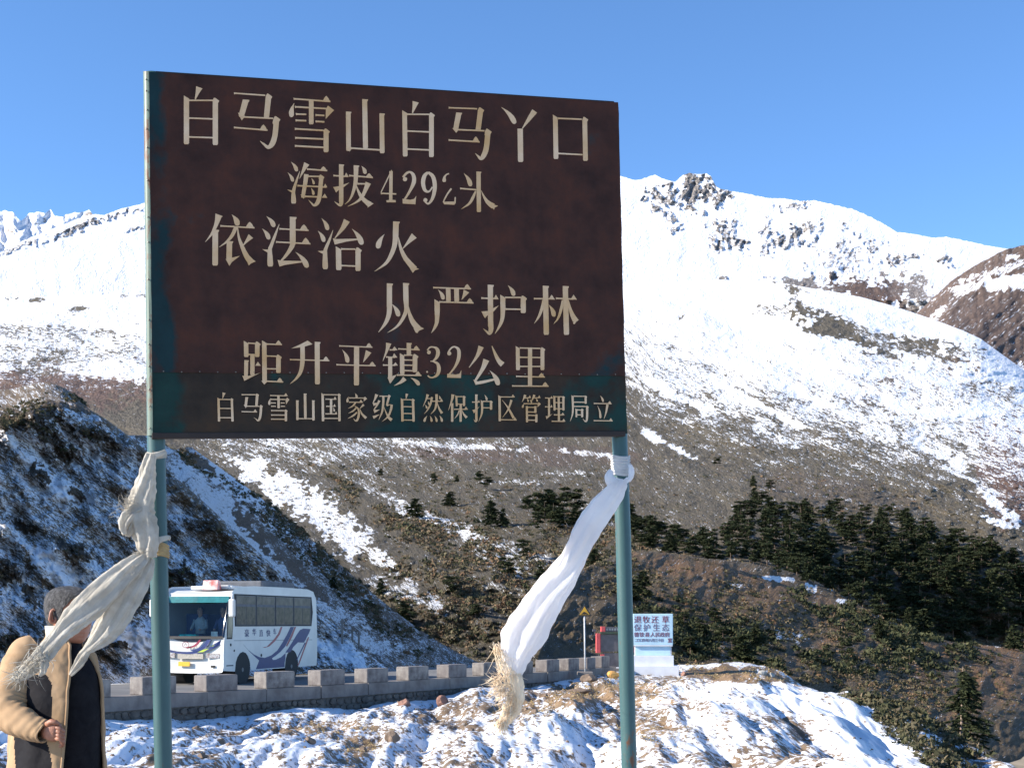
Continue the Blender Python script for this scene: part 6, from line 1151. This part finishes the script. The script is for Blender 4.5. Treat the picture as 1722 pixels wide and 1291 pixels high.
# open coat: shell with a gap at the front right
crow = [(92, 1440, 92, .21, 0), (94, 1360, 88, .205, 0), (95, 1291, 84, .20, 0), (96, 1220, 80, .19, 0), (94, 1160, 80, .18, 0), (90, 1120, 74, .165, 0), (92, 1098, 58, .14, 0), (101, 1082, 36, .105, .01), (106, 1070, 30, .088, .015), (107, 1060, 31, .09, .02)]
kc = np.array(crow, float); kc = crom(kc, np.linspace(0, 9, 181)); na = 200; cvs = []; cm = []
for i, (cx, cy, hw, hd, dy) in enumerate(kc):
    gap0 = np.interp(cy, [1060, 1085, 1110, 1160, 1291, 1440], [-88, -62, -66, -76, -84, -90]); gap1 = np.interp(cy, [1060, 1085, 1110, 1160, 1291, 1440], [-2, -12, -16, -16, -14, -14])
    for j in range(na + 1):
        a = math.radians(gap1 + (360 + gap0 - gap1) * j / na); q = 1 + .022 * float(fbm(np.array(a * 2.2), np.array(cy / 40.0), 3)) + .018 * math.sin(a * 11 + cy * .02) * float(sstep(1100, 1200, np.array(cy)))
        cvs.append(mp(cx + hw * math.cos(a) * q, cy, dy + hd * math.sin(a) * q))
cf = []; mi = []
for i in range(180):
    for j in range(na):
        cf.append((i * (na + 1) + j, i * (na + 1) + j + 1, (i + 1) * (na + 1) + j + 1, (i + 1) * (na + 1) + j))
        v0 = cvs[i * (na + 1) + j]; X_ = HX + v0.x / v0.y * F; Y_ = HY + (EYE - v0.z) / v0.y * F
        a = gap1 + (360 + gap0 - gap1) * j / na
        frontside = v0.y < MDp + .02
        dkp = frontside and ((1135 < Y_ < 1218 and 44 < X_ < 86 - max(0, 1150 - Y_) * .6) or (1224 < Y_ and 22 + (Y_ - 1224) * .04 < X_ < 80 + 6 * math.sin(Y_ * .05)))
        mi.append(1 if dkp else 0)
cb = MB(); cb.add(cvs, cf); cb.m = mi; co = cb.build('coat', [M_tan, M_dkc], man, smooth=True)
s_ = co.modifiers.new('thick', 'SOLIDIFY'); s_.thickness = .008; s_.offset = -1
# coat front edge piping and collar
cp_ = [cvs[i * (na + 1) + na] for i in range(0, 181, 4)]; m = MB(); m.tube(cp_, .006, 8); m.build('coat_edge', M_tan, man, smooth=True)
cp_ = [cvs[i * (na + 1)] for i in range(0, 181, 4)]; m = MB(); m.tube(cp_, .007, 8); m.build('coat_edge', M_tan, man, smooth=True)
# collar: stands at the back left of the neck
col = MB(); cv = []
for i in range(5):
    for j in range(25):
        a = math.radians(60 + 215 * j / 24); t = i / 4; cv.append(mp(108 + (30 + 3 * t) * math.cos(a), 1082 - 30 * t, (.088 + .01 * t) * math.sin(a)))
col.add(cv, [(i * 25 + j, i * 25 + j + 1, (i + 1) * 25 + j + 1, (i + 1) * 25 + j) for i in range(4) for j in range(24)]); o = col.build('collar', clothmat('pale collar cloth', (.55, .5, .42), (.42, .36, .28)), man, smooth=True); s_ = o.modifiers.new('thick', 'SOLIDIFY'); s_.thickness = .008
# sleeve with pushed folds
def sleeve(path, name='sleeve'):
    k = np.array(path, float); k = crom(k, np.linspace(0, len(k) - 1, (len(k) - 1) * 12 + 1)); pts_ = [mp(a, b, c) for a, b, c, r in k]; n = 36; vs = []; m = len(pts_); u0 = Vector((0, -1, 0))
    for i, p in enumerate(pts_):
        t = (pts_[min(i + 1, m - 1)] - pts_[max(i - 1, 0)]).normalized(); u = (u0 - t * u0.dot(t)).normalized(); w_ = t.cross(u)
        for j in range(n):
            a = 2 * math.pi * j / n; s = i / m * 9; q = 1 + .028 * min(1, s / 2.5) * math.sin(s * 9.5 + math.sin(a * 2) * 2.2) * (.3 + .7 * abs(math.sin(s * .7 + a))) + .07 * float(fbm(np.array(a * 1.2), np.array(s * .9), 3))
            r = k[i][3] * mk * q; vs.append(p + u * math.cos(a) * r + w_ * math.sin(a) * r)
    mb = MB(); mb.add(vs, [(i * n + j, i * n + (j + 1) % n, (i + 1) * n + (j + 1) % n, (i + 1) * n + j) for i in range(m - 1) for j in range(n)] + [tuple(range(n))]); o = mb.build(name, M_tan, man, smooth=True)
    s_ = o.modifiers.new('thick', 'SOLIDIFY'); s_.thickness = .006; s_.offset = -1; return o
sleeve([(66, 1092, -.02, 27), (46, 1106, -.04, 34), (28, 1145, -.08, 33), (17, 1180, -.12, 31), (20, 1203, -.17, 28), (44, 1218, -.22, 24), (66, 1227, -.25, 20), (76, 1231, -.26, 18)])
sleeve([(138, 1096, .08, 14), (148, 1112, .12, 17), (152, 1160, .15, 18), (151, 1215, .14, 17), (148, 1260, .10, 15)])
# hand on the waistband: palm and five curled fingers
hd = MB(); hc = mp(88, 1231, -.27)
hd.tube([mp(72, 1229, -.26), mp(80, 1229, -.268), mp(92, 1230, -.275), mp(99, 1232, -.27)], [.026, .033, .038, .034], 14, flat=.5, up=Vector((0, 0, 1)))
for i, (dy_, L_) in enumerate(((-9, .9), (-3, 1.0), (3, .95), (9, .78))):
    hd.tube([mp(93, 1231 + dy_, -.278), mp(101, 1233 + dy_, -.288), mp(106 * 1, 1238 + dy_, -.284), mp(105, 1243 + dy_, -.268), mp(101, 1245 + dy_, -.255)], [.0105, .0098 * L_ + .0005, .009, .0085, .006], 10)
hd.tube([mp(78, 1219, -.272), mp(86, 1213, -.285), mp(94, 1214, -.29), mp(99, 1217, -.286)], [.013, .0115, .010, .007], 10)
hd.build('hand', M_skin, man, smooth=True)
h2 = MB(); h2.tube([mp(148, 1262, .10), mp(147, 1282, .09), mp(145, 1296, .08)], [.024, .03, .028], 12, flat=.55)
for i in range(4): h2.tube([mp(138 + i * 5, 1294, .08), mp(138 + i * 5, 1312, .07), mp(139 + i * 5, 1324, .08)], [.009, .0085, .006], 8)
h2.tube([mp(140, 1276, .07), mp(134, 1290, .06), mp(134, 1300, .07)], [.011, .01, .007], 8); h2.build('hand', M_skin, man, smooth=True)
# ------------------------------------------------------------------ ceremonial scarves
M_sc1 = clothmat('grimy cream silk', (.66, .62, .54), (.50, .45, .37), 14, .9, .4, .6)
M_sc2 = clothmat('clean white silk', (.95, .91, .88), (.88, .83, .80), 7, .4, .5, .6)
M_fr = clothmat('yellowed frayed silk', (1.0, .90, .74), (.95, .80, .60), 14, .3, .5, .8)
M_och = clothmat('ochre cloth', (.5, .36, .18), (.34, .22, .1), 12, .5, .1)
def sweep(path, mat, parent, name, n=56, pleat=5, depth=.42, amp=.16, seed=0, twist=0.0, rag=0.0, sub=9, fine=.03):
    """soft cloth: path (px, py, d, half width px); cross-section is a pleated, flattened tube"""
    k = np.array(path, float); k = crom(k, np.linspace(0, len(k) - 1, (len(k) - 1) * sub + 1)); pts_ = [P(a, b, d) for a, b, d, r in k]; m = len(pts_); vs = []
    for i, p in enumerate(pts_):
        t = (pts_[min(i + 1, m - 1)] - pts_[max(i - 1, 0)]).normalized(); w_ = Vector((0, -1, 0)); w_ = (w_ - t * w_.dot(t)).normalized(); u = t.cross(w_); s = i / sub; R = k[i][3] * k[i][2] / F
        for j in range(n):
            a = 2 * math.pi * j / n + twist * s; ph = seed + .35 * s
            q = 1 + amp * math.sin(pleat * a + ph * 2 + math.sin(s * .9 + seed)) + amp * .6 * float(fbm(np.array(a * 1.6 + seed), np.array(s * .45), 3)) + fine * float(pnoise(a * 7.0 + seed, s * 1.3))
            e = 1 + rag * float(pnoise(a * 3.0 + seed, s * 2.2))
            vs.append(p + u * math.cos(a) * R * (1 + (q - 1) * .45) * e + w_ * math.sin(a) * R * depth * q)
    mb = MB(); mb.add(vs, [(i * n + j, i * n + (j + 1) % n, (i + 1) * n + (j + 1) % n, (i + 1) * n + j) for i in range(m - 1) for j in range(n)] + [tuple(range(n)), tuple((m - 1) * n + j for j in range(n))])
    return mb.build(name, mat, parent, smooth=True)
def fringe(name, mat, parent, roots, n, L, dirv, seed, r0=1.1, curl=.5, spread=.8):
    """loose threads: roots list of (px,py,d,spread px)"""
    r = random.Random(seed); mb = MB()
    for i in range(n):
        a, b, d, s = roots[r.randrange(len(roots))]; p = P(a + r.gauss(0, s * .5), b + r.gauss(0, s * .5), d - r.uniform(0, .03)); q = Vector(dirv) + Vector((r.gauss(0, spread), r.gauss(0, .3), r.gauss(0, spread))) ; q.normalize()
        l = L * r.uniform(.4, 1.2) * d / F; path = [p]; cr = Vector((r.gauss(0, curl), 0, r.gauss(0, curl)))
        for s_ in range(5): q = (q + cr * .25).normalized(); path.append(path[-1] + q * l / 5)
        rr = r0 * r.uniform(.5, 1.2) * d / F; mb.tube(path, [rr, rr * .9, rr * .8, rr * .6, rr * .4, rr * .12], 4, caps=False)
    return mb.build(name, mat, parent, smooth=True, kind='stuff')
# right scarf
s2 = thing('white_scarf', 'long clean white scarf tied to the right post, trailing to a frayed yellow end', 'scarf', P(1043, 785, 5.75))
def wrap(posts, y0, y1, r, mat, parent, name, wob_=.12, n=40, rings_=10, seed=1):
    ys = [q[1] for q in posts]; vs = []; 
    for i in range(rings_ + 1):
        y = y0 + (y1 - y0) * i / rings_; a0 = np.interp(y, ys, [q[0] for q in posts]); d0 = np.interp(y, ys, [q[2] for q in posts]); c = P(a0, y, d0); e = 1 if 0 < i < rings_ else .93
        for j in range(n):
            a = 2 * math.pi * j / n; q = r * e * (1 + wob_ * (.5 * math.sin(i * 2.1 + math.sin(a + seed) * 1.5) + float(fbm(np.array(a * 1.1 + seed), np.array(i * .8), 3)) * .6)); vs.append(c + Vector((math.cos(a) * q, math.sin(a) * q, .004 * math.sin(a * 2 + seed))))
    mb = MB(); mb.add(vs, [(i * n + j, i * n + (j + 1) % n, (i + 1) * n + (j + 1) % n, (i + 1) * n + j) for i in range(rings_) for j in range(n)]); return mb.build(name, mat, parent, smooth=True)
wrap(POSTR, 767, 800, .0385, M_sc2, s2, 'wrapped_band', .16, rings_=22)
sweep([(1027, 792, 5.70, 5), (1024, 802, 5.68, 8), (1030, 812, 5.67, 10), (1040, 818, 5.67, 9), (1050, 811, 5.67, 5), (1056, 805, 5.68, 4)], M_sc2, s2, 'knot', 30, 3, .8, .15, 2)
sweep([(1060, 782, 5.72, 3), (1062, 792, 5.71, 5), (1061, 801, 5.70, 4.5), (1057, 808, 5.69, 3.5)], M_sc2, s2, 'knot', 24, 3, .8, .1, 4)
sweep([(1044, 806, 5.67, 10), (1040, 818, 5.66, 14), (1026, 838, 5.65, 19), (1006, 862, 5.64, 21), (985, 895, 5.64, 21), (966, 935, 5.64, 20), (946, 968, 5.64, 23), (920, 1003, 5.63, 27), (898, 1038, 5.62, 30), (879, 1072, 5.61, 33), (869, 1098, 5.60, 25), (865, 1122, 5.60, 17), (864, 1140, 5.60, 12)], M_sc2, s2, 'tail', 96, 6, .30, .24, 1.2, rag=.06, fine=.10, twist=.12)
sweep([(864, 1134, 5.60, 12), (868, 1152, 5.595, 12), (869, 1168, 5.59, 12), (862, 1188, 5.59, 14), (853, 1204, 5.59, 12), (845, 1218, 5.59, 7)], M_fr, s2, 'frayed_end', 48, 7, .5, .14, 3, rag=.22)
fringe('loose_threads', M_fr, s2, [(840, 1145, 5.59, 12), (850, 1155, 5.59, 14), (848, 1165, 5.59, 12)], 200, 26, (-.9, 0, -.25), 5, .6)
fringe('loose_threads', M_fr, s2, [(858, 1190, 5.585, 12), (846, 1212, 5.585, 9), (862, 1170, 5.585, 9)], 300, 22, (-.35, 0, -1), 6, .65, .4, .35)
fringe('loose_threads', M_fr, s2, [(835, 1085, 5.6, 8), (845, 1110, 5.6, 12), (855, 1130, 5.59, 10)], 140, 34, (.25, 0, -1), 7, .55, .3, .3)
# left scarf
s1 = thing('cream_scarf', 'grimy cream scarf bundle knotted twice on the left post with two blowing tails', 'scarf', P(262, 765, 5.2))
wrap(POSTL, 762, 771, .0375, M_sc1, s1, 'wrapped_band', .1, rings_=6)
sweep([(278, 758, 5.19, 3), (270, 763, 5.18, 4.5), (258, 766, 5.175, 5), (247, 768, 5.18, 5)], M_sc1, s1, 'knot', 24, 3, .8, .2, 3)
sweep([(254, 764, 5.175, 9), (250, 782, 5.17, 12), (247, 802, 5.165, 14), (243, 822, 5.16, 17), (238, 845, 5.155, 20), (237, 865, 5.155, 22), (242, 886, 5.155, 22), (247, 906, 5.155, 19), (249, 924, 5.155, 16), (251, 938, 5.155, 12)], M_sc1, s1, 'hanging_bundle', 72, 6, .7, .2, 5, rag=.12, fine=.08)
sweep([(236, 850, 5.14, 9), (222, 862, 5.135, 12), (212, 876, 5.13, 12), (209, 888, 5.13, 8), (212, 898, 5.13, 5)], M_sc1, s1, 'clump', 36, 5, .8, .3, 7, rag=.35, fine=.1)
sweep([(232, 862, 5.145, 8), (222, 880, 5.14, 9), (216, 896, 5.14, 7), (214, 902, 5.14, 3)], M_sc1, s1, 'clump', 30, 5, .8, .3, 9, rag=.35, fine=.1)
wrap(POSTL, 914, 937, .0385, M_och, s1, 'ochre_band', .12, rings_=14, seed=4)
sweep([(262, 914, 5.165, 5), (268, 908, 5.16, 5), (277, 905, 5.16, 4.5), (284, 903, 5.165, 3.5), (284, 908, 5.17, 2)], M_sc1, s1, 'knot_end', 24, 3, .7, .2, 3)
sweep([(246, 930, 5.15, 10), (230, 945, 5.13, 15), (205, 966, 5.11, 20), (175, 993, 5.09, 23), (145, 1022, 5.07, 23), (119, 1047, 5.05, 19), (99, 1070, 5.04, 14), (80, 1092, 5.03, 15), (57, 1116, 5.03, 14), (34, 1136, 5.03, 9), (20, 1142, 5.03, 3)], M_sc1, s1, 'tail', 96, 6, .34, .24, 2, rag=.08, fine=.12, twist=.15)
sweep([(248, 936, 5.16, 12), (238, 960, 5.15, 19), (219, 994, 5.13, 22), (198, 1030, 5.12, 23), (176, 1062, 5.11, 19), (158, 1082, 5.10, 12), (146, 1093, 5.10, 7.5), (139, 1104, 5.10, 9), (131, 1118, 5.10, 7.5), (118, 1135, 5.10, 3)], M_sc1, s1, 'tail', 96, 6, .34, .24, 6, rag=.08, fine=.12, twist=-.15)
sweep([(70, 1100, 5.02, 8), (74, 1115, 5.015, 7), (72, 1128, 5.01, 5), (66, 1136, 5.01, 2)], M_sc1, s1, 'torn_strip', 24, 3, .6, .3, 2, rag=.3)
fringe('loose_threads', M_sc1, s1, [(215, 850, 5.13, 12), (212, 868, 5.13, 14), (222, 840, 5.13, 12)], 110, 15, (-.8, 0, .25), 8, .55, 1.3)
fringe('loose_threads', M_sc1, s1, [(50, 1115, 5.02, 22), (70, 1105, 5.02, 18), (30, 1136, 5.02, 12)], 110, 26, (-.5, 0, -.7), 9, .8, .8)
fringe('loose_threads', M_sc1, s1, [(238, 925, 5.14, 12), (222, 950, 5.12, 12)], 50, 12, (-.3, 0, -1), 10, .6, 1.0)
